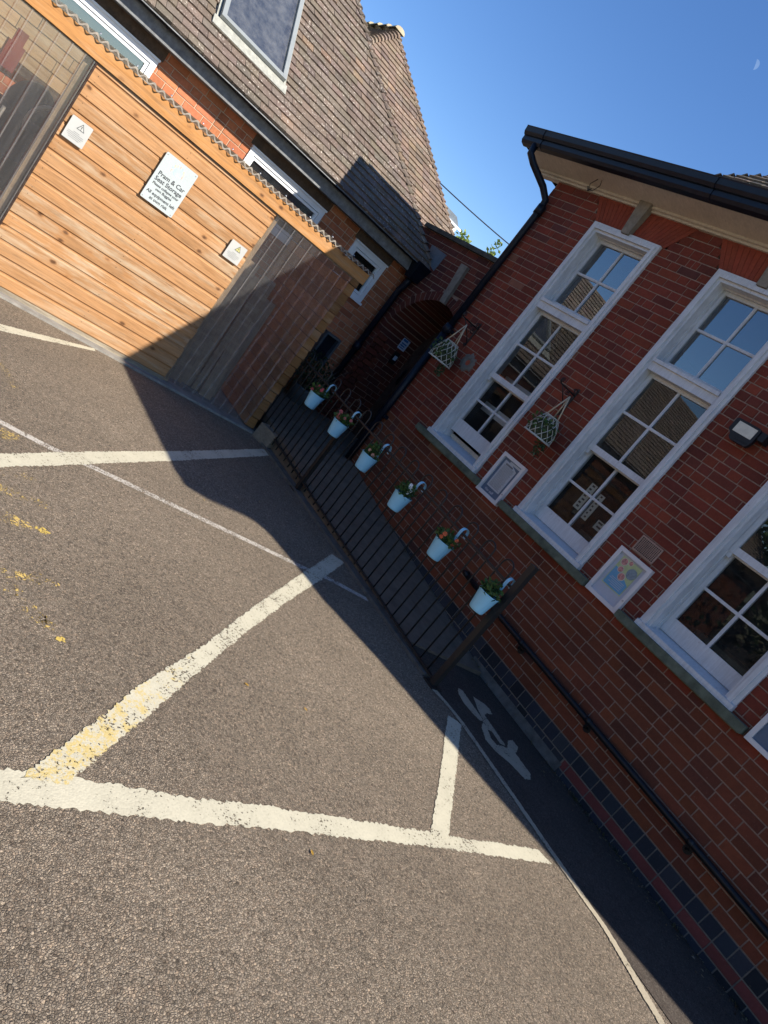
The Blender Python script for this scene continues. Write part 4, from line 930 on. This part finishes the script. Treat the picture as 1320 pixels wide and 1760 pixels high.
hd = MB(); cx, cy, cz_ = .93, 6.78, 1.16
vs = []; NU, NV = 14, 8
for i in range(NV + 1):
    ph = math.pi * .62 * i / NV
    for j in range(NU + 1):
        th_ = math.pi * j / NU; vs.append((cx - .02 + .19 * math.cos(th_), cy - .02 - .24 * math.sin(th_) * math.cos(ph * 1.0), cz_ + .26 * math.sin(th_) * math.sin(ph) + .02))
hd.add(vs, [(i * (NU + 1) + j, i * (NU + 1) + j + 1, (i + 1) * (NU + 1) + j + 1, (i + 1) * (NU + 1) + j) for i in range(NV) for j in range(NU)], None, True); hd.build('hood', 'dark_cloth', pm)
st_ = MB(); st_.hexa([(.74, 6.62, .62), (1.12, 6.62, .62), (1.12, 7.0, .55), (.74, 7.0, .55)], [(.72, 6.52, .86), (1.14, 6.52, .86), (1.14, 7.08, 1.18), (.72, 7.08, 1.18)]); st_.build('seat', 'dark_cloth', pm)
hl = MB(); hl.tube([(1.02 + .135 * math.cos(t), 6.50 - .03 * math.sin(t), 1.19 + .16 * math.sin(t)) for t in [math.pi * k / 16 for k in range(-3, 20)]], .017, 10); hl.build('handle', 'grey_plastic', pm)
fr = MB()
for sx in (.74, 1.12): fr.tube([(sx, 6.55, 1.15), (sx, 6.7, .6), (sx, 7.1, .16)], .014, 8); fr.tube([(sx, 7.1, 1.0), (sx, 6.7, .6), (sx, 6.5, .16)], .014, 8)
fr.build('frame', 'grey_plastic', pm)
for x, y in ((.72, 6.5), (1.14, 6.5), (.72, 7.1), (1.14, 7.1)):
    wh = MB(); wh.tube([(x, y + .125 * math.cos(t), .15 + .125 * math.sin(t)) for t in [2 * math.pi * k / 20 for k in range(20)]], .018, 8, closed=True); wh.tube([(x - .02, y, .15), (x + .02, y, .15)], .03, 8); wh.build('wheel', 'black_metal', pm)
rc = tag(MB().box((.60, 6.9, 1.36), (.72, 7.05, 1.56)).box((.62, 6.92, 1.5), (.70, 6.96, 1.66)).build('hanging_bag', 'red_cloth'), 'red bag hanging at the back of the shed behind the left clear panel', 'bag')
pt = MB(); pt.box((.66, 6.33, .02), (.74, 6.38, 1.05), (.2, .05, 0)); tag(pt.build('timber_plank', 'door_wood'), 'dark brown board standing just inside the left clear panel', 'plank')

# signs on the boards
FS = lambda x, z, y: ((x, y, z), (1, 0, 0), (0, 0, 1))
sg = thing('shed_sign', 'white sign reading Pram & Car Seat Storage on the orange boards', 'sign', (1.845, SY - .02, 1.24))
yf = SY - .034
def board(x0, x1, z0, z1, par, mat, ya, r=.01):
    b_ = MB(); pts = []
    for (cx_, cz2, a0) in ((x1 - r, z1 - r, 0), (x0 + r, z1 - r, 90), (x0 + r, z0 + r, 180), (x1 - r, z0 + r, 270)):
        for k in range(5): t = rad(a0 + 22.5 * k); pts.append((cx_ + r * math.cos(t), ya, cz2 + r * math.sin(t)))
    b_.prism(pts, (0, .006, 0)); return b_.build('plate' if mat == 'sign_white' else 'card', mat, par)
board(1.70, 1.986, 1.243, 1.638, sg, 'sign_white', yf)
dk_ = MB()
for x in (1.715, 1.971):
    for z in (1.258, 1.622): dk_.tube([(x, yf - .002, z), (x, yf + .002, z)], .0045, 8)
dk_.build('screws', 'silver', sg)
for txt, size, x, z in (('Pram & Car', .049, 1.843, 1.456), ('Seat Storage', .0475, 1.843, 1.412), ('Please collapse your', .0285, 1.843, 1.378), ('own Buggies', .0285, 1.843, 1.347), ('All equipment left', .0345, 1.843, 1.305), ('at own risk', .0345, 1.843, 1.268)):
    text_mb(txt, size, FS(x, z, yf - .0008)).build('lettering', 'ink', sg)
lg = MB(); lg.prism([(1.843 + .034 * math.cos(t), yf - .0006, 1.555 + .034 * math.sin(t)) for t in [2 * math.pi * k / 24 for k in range(24)]], (0, .0005, 0)); LG = lg.build('logo_disc', 'teal_print', sg)
for k in range(9):
    t = rad(-15 + 26 * k); x, z = 1.843 + .05 * math.cos(t), 1.555 + .047 * math.sin(t); f_ = MB()
    f_.prism([(x + .0045 * math.cos(q_), yf - .0014, z + .006 + .0045 * math.sin(q_)) for q_ in [2 * math.pi * i / 8 for i in range(8)]], (0, .0006, 0)); f_.box((x - .0035, yf - .0014, z - .009), (x + .0035, yf - .0009, z + .003)); f_.build('logo_figure', ['coral_print', 'sand_print', 'lime_print', 'teal_print'][k % 4], LG)
def warn(x0, x1, z0, z1, lab, yel):
    t = thing('warning_label', lab, 'sign', ((x0 + x1) / 2, SY - .02, z0)); board(x0, x1, z0, z1, t, 'label_white', yf + .001, .006); cx = (x0 + x1) / 2 + .01; cz2 = z1 - .048
    R0, R1 = .034, .027
    tr = lambda r: [(cx + r * math.sin(a), cz2 + r * math.cos(a)) for a in (0, rad(120), rad(240))]
    a, b = tr(R0), tr(R1 * .98); m_ = MB(); vs = [(x, yf - .0004, z) for x, z in a + b]; m_.add(vs, [(0, 1, 4, 3), (1, 2, 5, 4), (2, 0, 3, 5)])
    m_.quad((cx - .0035, yf - .0008, cz2 + .014), (cx + .0035, yf - .0008, cz2 + .014), (cx + .0012, yf - .0008, cz2 - .005), (cx - .0012, yf - .0008, cz2 - .005)); m_.quad((cx - .002, yf - .0008, cz2 - .012), (cx + .002, yf - .0008, cz2 - .012), (cx + .002, yf - .0008, cz2 - .008), (cx - .002, yf - .0008, cz2 - .008)); m_.build('triangle_symbol', 'ink', t)
    f_ = MB(); f_.add([(x, yf - .0001, z) for x, z in tr(R1)], [(0, 1, 2)]); f_.build('triangle_fill', 'yellow_print' if yel else 'label_white', t)
    l_ = MB()
    for k, ww in enumerate((.045, .115, .12, .10, .08)): l_.box((cx - .012 - ww / 2, yf - .0004, z0 + .072 - k * .0115), (cx - .012 + ww / 2, yf, z0 + .0748 - k * .0115))
    l_.build('text_lines', 'faint_ink', t)
warn(1.052, 1.208, 1.258, 1.424, 'white warning label with plain triangle at the left end of the boards', False)
warn(2.498, 2.658, 1.248, 1.412, 'white warning label with yellow triangle at the right end of the boards', True)

# worn timber block at the foot of the shed corner
blk = MB(); p = [(3.755, 6.09), (3.90, 5.80), (4.00, 5.86), (3.87, 6.16)]
blk.prism([(3.72, 6.00, .0), (3.79, 5.76, .0), (4.03, 5.86, .0), (3.95, 6.09, .0)], (0.01, 0.0, .165))
blk.build('timber_block', 'old_timber'); tag(bpy.data.objects['timber_block'], 'weathered grey block standing on the ground at the shed corner', 'block')
# ------------------------------------------------------------------ bow-top railings
fe = thing('railing', 'black bow-top metal railings between the car park and the ramp', 'railing', (3.8, 4.4, 0))
FX = 3.812
def rz(y): return .842 + .0155 * (y - 2.6)
tr_ = MB(); tr_.hexa([(FX - .016, 2.56, rz(2.56) - .006), (FX + .016, 2.56, rz(2.56) - .006), (FX + .016, 7.2, rz(7.2) - .006), (FX - .016, 7.2, rz(7.2) - .006)], [(FX - .016, 2.56, rz(2.56) + .006), (FX + .016, 2.56, rz(2.56) + .006), (FX + .016, 7.2, rz(7.2) + .006), (FX - .016, 7.2, rz(7.2) + .006)]); tr_.build('top_rail', 'wall_iron', fe)
br_ = MB(); br_.hexa([(FX - .014, 2.56, .028), (FX + .014, 2.56, .028), (FX + .014, 7.2, .17), (FX - .014, 7.2, .17)], [(FX - .014, 2.56, .04), (FX + .014, 2.56, .04), (FX + .014, 7.2, .182), (FX - .014, 7.2, .182)]); br_.build('bottom_rail', 'wall_iron', fe)
hy = 2.705; first = None
while hy < 7.1:
    if first is None:
        a = .0525; tt = .155; pts = [(FX, hy - a, .03), (FX, hy - a, .84)] + [(FX, hy - a * math.cos(t), rz(hy) + .068 + a * math.sin(t)) for t in [math.pi * k / 10 for k in range(11)]] + [(FX, hy + a, .84), (FX, hy + a, .03)]
        b_ = MB(); b_.tube(pts, .0064, 7); first = b_.build('hooped_bar', 'wall_iron', fe)
    else:
        c = first.copy(); COL.objects.link(c); c.parent = fe; c.location = (0, hy - 2.705, rz(hy) - rz(2.705))
    hy += .2135
for y, hh_, s_ in ((2.543, 1.04, .023), (5.0, .86, .020), (7.2, 1.05, .025)):
    p_ = MB(); p_.box((FX - s_, y - s_, -.02), (FX + s_, y + s_, hh_)); p_.box((FX - s_ - .004, y - s_ - .004, hh_), (FX + s_ + .004, y + s_ + .004, hh_ + .008)); p_.box((FX - s_ - .03, y - s_ - .03, -.01), (FX + s_ + .03, y + s_ + .03, .012)); p_.build('post', 'brown_metal', fe)

# ------------------------------------------------------------------ hanging pots
LEAF = [(4, (.045, .095, .022)), (3, (.07, .13, .03)), (2, (.028, .065, .018)), (1, (.12, .17, .05))]
def leaves(mb, cen, rad3, n, s, pal=LEAF, up=0.4):
    for k in range(n):
        while True:
            p = Vector((R.uniform(-1, 1), R.uniform(-1, 1), R.uniform(-1, 1)))
            if p.length < 1: break
        p = Vector((cen[0] + p.x * rad3[0], cen[1] + p.y * rad3[1], cen[2] + p.z * rad3[2]))
        d = Vector((R.gauss(0, 1), R.gauss(0, 1), R.gauss(up, .8))).normalized(); sd = d.cross(Vector((R.gauss(0, 1), R.gauss(0, 1), R.gauss(0, 1)))).normalized(); nn = d.cross(sd)
        L = s * R.uniform(.6, 1.3); wd_ = L * R.uniform(.28, .42); c = pick(pal)
        mb.add([p, p + d * L * .5 + sd * wd_ + nn * L * .08, p + d * L, p + d * L * .5 - sd * wd_ + nn * L * .08, p + d * L * .5 - nn * L * .05], [(0, 1, 4), (1, 2, 4), (2, 3, 4), (3, 0, 4)], c)
def flower(mb, p, r, c, cc=(.6, .5, .1)):
    p = Vector(p); ax = Vector((-1 + R.uniform(-.4, .4), -1 + R.uniform(-.4, .4), R.uniform(.1, .8))).normalized(); a = ax.cross(Vector((0, 0, 1))).normalized(); b = ax.cross(a)
    for k in range(6):
        t = 2 * math.pi * k / 6 + R.random() * .3; d = a * math.cos(t) + b * math.sin(t); e = a * math.cos(t + .55) + b * math.sin(t + .55); f = a * math.cos(t - .55) + b * math.sin(t - .55)
        mb.add([p, p + e * r * .75 + ax * r * .2, p + d * r + ax * r * .1, p + f * r * .75 + ax * r * .2], [(0, 1, 2), (0, 2, 3)], jit(c, .2))
def pot(y, label, spread, flowers, tall=0):
    y -= .03; zc = rz(y) - .008; x = FX - .088; zt = zc - .105; h_ = .142
    t = thing('hanging_pot', label, 'plant pot', (x, y, zt - h_), 'pale blue pots hooked on the railings')
    b_ = MB(); pr_ = [(0, 0), (.050, 0), (.053, .004)]
    for k in range(9): r = .053 + .0205 * (k + 1) / 9.5; pr_ += [(r, .012 + k * .0138), (r + .0016, .018 + k * .0138)]
    pr_ += [(.0755, h_ - .004), (.079, h_), (.0765, h_ + .002), (.073, h_ - .003), (.07, h_ - .02), (0, h_ - .022)]
    b_.lathe(pr_, (x, y, zt - h_), 28); bk_ = b_.build('bucket', 'pot_blue', t)
    so_ = MB(); so_.lathe([(.07, 0), (.035, .008), (0, .011)], (x, y, zt - .02), 16); so_.build('soil', 'soil', t)
    hk = MB(); R_ = .040; arc = [(x + .072, zt - .05), (x + .060, zc + .012)] + [(x + .060 + .036 - .036 * math.cos(t_), zc + .012 + R_ * math.sin(t_)) for t_ in [math.pi * k / 10 for k in range(1, 11)]] + [(x + .132, zc - .02)]
    w_ = .0125; th_ = .0022
    for (ax, az), (bx, bz) in zip(arc[:-1], arc[1:]):
        d = Vector((bx - ax, 0, bz - az)).normalized(); nn = Vector((-d.z, 0, d.x)) * th_
        hk.hexa([(ax, y - w_, az), (bx, y - w_, bz), (bx, y + w_, bz), (ax, y + w_, az)], [(ax + nn.x, y - w_, az + nn.z), (bx + nn.x, y - w_, bz + nn.z), (bx + nn.x, y + w_, bz + nn.z), (ax + nn.x, y + w_, az + nn.z)])
    hk.build('hook', 'pot_blue', t)
    f_ = MB(); n = 150
    sx, sz = spread
    for k in range(7):
        a = R.uniform(0, 6.28); f_.tube([(x + .02 * math.cos(a), y + .02 * math.sin(a), zt - .02), (x + sx * .45 * math.cos(a), y + sx * .45 * math.sin(a), zt + sz * .7), (x + sx * .8 * math.cos(a), y + sx * .8 * math.sin(a), zt + sz * 1.2)], [.003, .0022, .001], 5, (.05, .09, .025))
    leaves(f_, (x, y, zt + sz * .5), (sx, sx, sz), n, .036)
    leaves(f_, (x - .01, y, zt + .01), (.075, .085, .03), 45, .034)
    f_.build('foliage', 'leaf', t)
    if flowers:
        for k in range(flowers[1]):
            p_ = MB(); a = R.uniform(2.3, 5.5); rr = R.uniform(.3, 1.0)
            flower(p_, (x + sx * rr * math.cos(a) - .01, y + sx * rr * math.sin(a), zt + sz * R.uniform(.2, 1.4)), R.uniform(.013, .020), flowers[0]); p_.build('flower', 'petal', t)
pot(5.535, 'pale blue hanging pot with red and pink flowers, farthest along the railings', (.085, .06), ((.55, .08, .08), 5))
pot(4.985, 'pale blue hanging pot crowded with small pink flowers', (.075, .05), ((.55, .13, .12), 11))
pot(4.405, 'pale blue hanging pot with tall leggy green plant and two peach flowers', (.05, .085), ((.60, .30, .20), 3))
pot(3.820, 'pale blue hanging pot with bushy green plant and white flowers', (.075, .075), ((.80, .80, .76), 4))
pot(3.205, 'pale blue hanging pot with bright orange red flowers and sideways stem', (.095, .05), ((.72, .14, .05), 4))
pot(2.640, 'pale blue hanging pot with leafy green plant, next to the end post', (.075, .055), None)

# ------------------------------------------------------------------ wall brackets with lattice baskets
def scroll(mb, c, r, ax, az, turns=1.3, n=18, s0=0):
    pts = []
    for k in range(n):
        t = s0 + 2 * math.pi * turns * k / n; q = r * (1 - .72 * k / n); pts.append(Vector(c) + Vector(ax) * (q * math.cos(t)) + Vector(az) * (q * math.sin(t)))
    MB().tube(pts, .0045, 6).build('scroll', 'wall_iron', mb)
def bracket(y, z, lab, reach=.25):
    t = thing('wall_bracket', lab, 'bracket', (XR - .01, y, z), 'scrolled iron brackets on the brick wall'); m_ = MB()
    m_.box((XR - .010, y - .011, z - .20), (XR - .004, y + .011, z + .07)); m_.build('back_plate', 'wall_iron', t)
    a_ = MB(); a_.tube([(XR - .008, y, z), (XR - reach, y, z), (XR - reach - .02, y, z + .012), (XR - reach - .028, y, z + .03)], .0075, 8); a_.build('arm', 'wall_iron', t)
    b_ = MB(); b_.tube([(XR - .008, y, z - .17), (XR - .06, y, z - .12), (XR - .14, y, z - .06), (XR - reach + .03, y, z - .004)], .0055, 7); b_.build('brace', 'wall_iron', t)
    X_, Z_ = (-1, 0, 0), (0, 0, 1)
    scroll(t, (XR - .035, y, z + .03), .028, X_, Z_); scroll(t, (XR - .05, y, z - .05), .030, X_, Z_, 1.4, 18, 1); scroll(t, (XR - reach - .005, y, z + .03), .022, X_, Z_); scroll(t, (XR - .11, y, z - .025), .022, X_, Z_, 1.2, 16, 2); scroll(t, (XR - .02, y, z - .2), .018, X_, Z_)
def basket(x, y, z0, z1, hz, lab):
    t = thing('hanging_basket', lab, 'hanging basket', (x, y, z0), 'white lattice baskets hanging on the brick wall'); H_ = z1 - z0; la = MB(); NN = 12
    def rr(k): return .130 - .066 * k ** 2.2
    for dr_ in (1, -1):
        for j in range(NN):
            pts = []
            for i in range(9):
                k = i / 8; a = 2 * math.pi * j / NN + dr_ * k * 1.25; pts.append((x + rr(k) * math.cos(a), y + rr(k) * math.sin(a), z0 + H_ * k))
            la.tube(pts, .0036, 5)
    la.build('lattice', 'basket_white', t)
    ri = MB(); ri.lathe([(.136, -.006), (.137, .006), (.126, .007), (.125, -.005), (.06, -.004), (.0, -.004)], (x, y, z0), 28); ri.tube([(x + .071 * math.cos(q), y + .071 * math.sin(q), z1) for q in [2 * math.pi * k / 20 for k in range(20)]], .005, 6, closed=True); ri.build('rim', 'basket_white', t)
    mm = MB(); mm.lathe([(.0, .004), (.118, .006), (.10, H_ * .45), (.074, H_ * .8), (.0, H_ * .86)], (x, y, z0), 20); mm.build('liner', 'moss_mat', t)
    for a in (.6, 2.7, 4.7):
        s_ = MB(); s_.tube([(x, y, hz), (x + .066 * math.cos(a), y + .066 * math.sin(a), z1 + .002)], .0062, 6); s_.build('strap', 'rope', t)
    f_ = MB(); dk_ = [(4, (.022, .045, .018)), (2, (.04, .075, .025)), (1, (.09, .13, .07))]
    leaves(f_, (x, y, z0 + H_ * .4), (.135, .135, H_ * .42), 260, .03, dk_, -.2); leaves(f_, (x - .03, y, z0 + H_ * .5), (.15, .15, H_ * .5), 200, .034, LEAF, -.3); leaves(f_, (x + .02, y - .08, z0 - .05), (.05, .05, .10), 90, .028, dk_, -1.2); leaves(f_, (x - .02, y + .09, z0 + .05), (.05, .05, .06), 40, .03, dk_, -.5)
    f_.build('foliage', 'leaf', t)
bracket(5.70, 2.20, 'scrolled black iron bracket on the wall near the corner downpipe'); bracket(4.14, 2.185, 'scrolled black iron bracket between the farthest and middle windows')
basket(4.76, 5.66, 1.715, 1.935, 2.16, 'white lattice hanging basket near the corner downpipe'); basket(4.77, 4.03, 1.712, 1.918, 2.14, 'white lattice hanging basket between the farthest and middle windows')

# ------------------------------------------------------------------ small things in the shaded corner
cb = thing('wall_cabinet', 'grey framed box on the left wall behind the shed corner', 'cabinet', (4.83, YL - .07, .80))
q = MB(); q.box((4.72, YL - .13, .80), (4.75, YL - .006, 1.18)); q.box((4.94, YL - .13, .80), (4.97, YL - .006, 1.18)); q.box((4.75, YL - .1293, 1.15), (4.94, YL - .006, 1.18)); q.box((4.75, YL - .1293, .80), (4.94, YL - .006, .83)); q.build('frame', 'cabinet_grey', cb); q = MB(); q.box((4.75, YL - .06, .83), (4.94, YL - .007, 1.15)); q.build('door', 'gutter_black', cb)
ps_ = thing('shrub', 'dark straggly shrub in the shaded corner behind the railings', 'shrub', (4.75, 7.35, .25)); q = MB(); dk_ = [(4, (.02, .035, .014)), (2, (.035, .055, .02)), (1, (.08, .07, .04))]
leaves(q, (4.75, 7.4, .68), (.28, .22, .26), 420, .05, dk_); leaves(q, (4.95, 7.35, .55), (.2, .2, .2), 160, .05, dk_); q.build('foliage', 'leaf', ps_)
q = MB()
for k in range(16): a = R.uniform(0, 6.28); q.tube([(4.78, 7.4, .25), (4.78 + .12 * math.cos(a), 7.4 + .1 * math.sin(a), .55), (4.78 + .34 * math.cos(a), 7.38 + .25 * math.sin(a), .75 + R.uniform(-.1, .2))], [.008, .005, .002], 5)
q.build('stems', 'trunk', ps_)
tp = thing('planter', 'small dark planter under the shrub in the shaded corner', 'planter', (4.78, 7.4, .22)); q = MB(); q.lathe([(0, 0), (.11, 0), (.15, .22), (.16, .24), (.14, .23), (0, .2)], (4.78, 7.4, .24), 20); q.build('tub', 'cabinet_grey', tp)

# ------------------------------------------------------------------ beyond the wall
hs = thing('white_house', 'small white rendered house with grey roof edge beyond the dark coping', 'house', (6.8, 15, 0))
q = MB(); q.box((5.0, 13.0, 0), (9.10, 17, 4.17)); q.build('wall', 'house_wall', hs)
q = MB(); q.hexa([(4.9, 12.9, 4.19), (9.06, 12.9, 4.19), (9.06, 17.2, 4.19), (4.9, 17.2, 4.19)], [(5.2, 12.9, 4.33), (8.86, 12.9, 4.32), (8.5, 17.2, 4.5), (5.2, 17.2, 4.5)]); q.build('roof', 'lead', hs)
q = MB(); q.box((4.95, 12.86, 4.15), (9.12, 12.899, 4.188)); q.build('gutter', 'upvc', hs)
def tree(px, py, z0, z1, r, lab, n):
    t = thing('leafy_tree', lab, 'tree', (px, py, 0), 'trees beyond the coping'); q = MB(); q.tube([(px, py, 0), (px + .05, py, z0 * .6), (px, py + .05, z0 + (z1 - z0) * .4), (px + .03, py, z1 - .2)], [.14, .10, .06, .02], 8)
    for k in range(7): a = R.uniform(0, 6.28); zz = z0 + (z1 - z0) * R.uniform(.0, .6); q.tube([(px, py, zz - .2), (px + r * .4 * math.cos(a), py + r * .4 * math.sin(a), zz + .1), (px + r * .8 * math.cos(a), py + r * .8 * math.sin(a), zz + .3)], [.03, .02, .008], 6)
    q.build('trunk', 'trunk', t); q = MB(); gp_ = [(3, (.16, .22, .05)), (3, (.22, .28, .07)), (2, (.09, .14, .035))]
    for k in range(26):
        a = R.uniform(0, 6.28); zz = R.random(); rr = r * math.sqrt(R.random()) * (1 - .75 * zz); leaves(q, (px + rr * math.cos(a), py + rr * math.sin(a), z0 + (z1 - z0) * zz), (r * .3, r * .3, (z1 - z0) * .12), n, .10, gp_)
    q.build('crown', 'leaf', t)
tree(10.5, 14.6, 2.6, 4.52, .50, 'sunlit green tree top just right of the white house', 60)
tree(10.05, 12.75, 2.5, 4.42, .36, 'small tuft of green tree top above the coping beside the brick building', 40)
wi = MB(); a = Vector((8.0, 13.6, 4.64)); b = Vector((10.3, 11.9, 4.58))
wi.tube([a.lerp(b, k / 12) + Vector((0, 0, -.03 * math.sin(math.pi * k / 12))) for k in range(13)], .012, 6); tag(wi.build('overhead_cable', 'cable_black'), 'thin dark overhead cable crossing the blue sky between the roofs', 'cable')
# moon
D = 3000; md = Vector((0.6215, 0.6261, 0.4709)).normalized(); mr = D * .0050; rx = rt; ux = up
mq = MB(); n = 18; lit = (rx * .98 + ux * -.15).normalized(); oth = lit.cross(md).normalized()
outer = [md * D + lit * mr * math.cos(t) + oth * mr * math.sin(t) for t in [-math.pi / 2 + math.pi * k / n for k in range(n + 1)]]
inner = [md * D + lit * mr * .12 * math.cos(t) + oth * mr * math.sin(t) for t in [-math.pi / 2 + math.pi * k / n for k in range(n + 1)]]
mq.add(outer + inner, [(k, k + 1, n + 2 + k, n + 1 + k) for k in range(n)]); mq.add([p + md * 3 for p in outer + inner], [(n + 1 + k, n + 2 + k, k + 1, k) for k in range(n)])
tag(mq.build('moon', 'moon'), 'pale daytime half moon high in the blue sky', 'moon')

# trees added out of view so the window panes mirror something dark
for k, (x, y, hgt) in enumerate([(-11, -7.5, 6.0), (-12.5, -3.5, 6.8), (-11.5, .5, 6.2), (-12.5, 4.5, 7.0), (-10.6, 7.6, 6.6)]):
    t = thing('broad_tree', ['dark leafy tree across the car park, farthest from the shed', 'dark leafy tree across the car park, second from the far end of the row', 'dark leafy tree across the car park, third from the far end of the row', 'dark leafy tree across the car park, one before the end of the tiled building', 'dark leafy tree across the car park, at the end of the tiled building'][k], 'tree', (x, y, 0), 'trees across the car park')
    q = MB(); q.tube([(x, y, 0), (x + .1, y, 1.6), (x, y + .1, hgt * .7)], [.22, .16, .06], 8); q.build('trunk', 'trunk', t); q = MB()
    for j in range(34):
        a = R.uniform(0, 6.28); zz = R.random(); rr = 2.3 * math.sqrt(R.random()) * (1 - .5 * zz); leaves(q, (x + rr * math.cos(a), y + rr * math.sin(a), .9 + (hgt - .9) * zz), (.8, .8, .6), 60, .22, LEAF)
    q.build('crown', 'leaf', t)
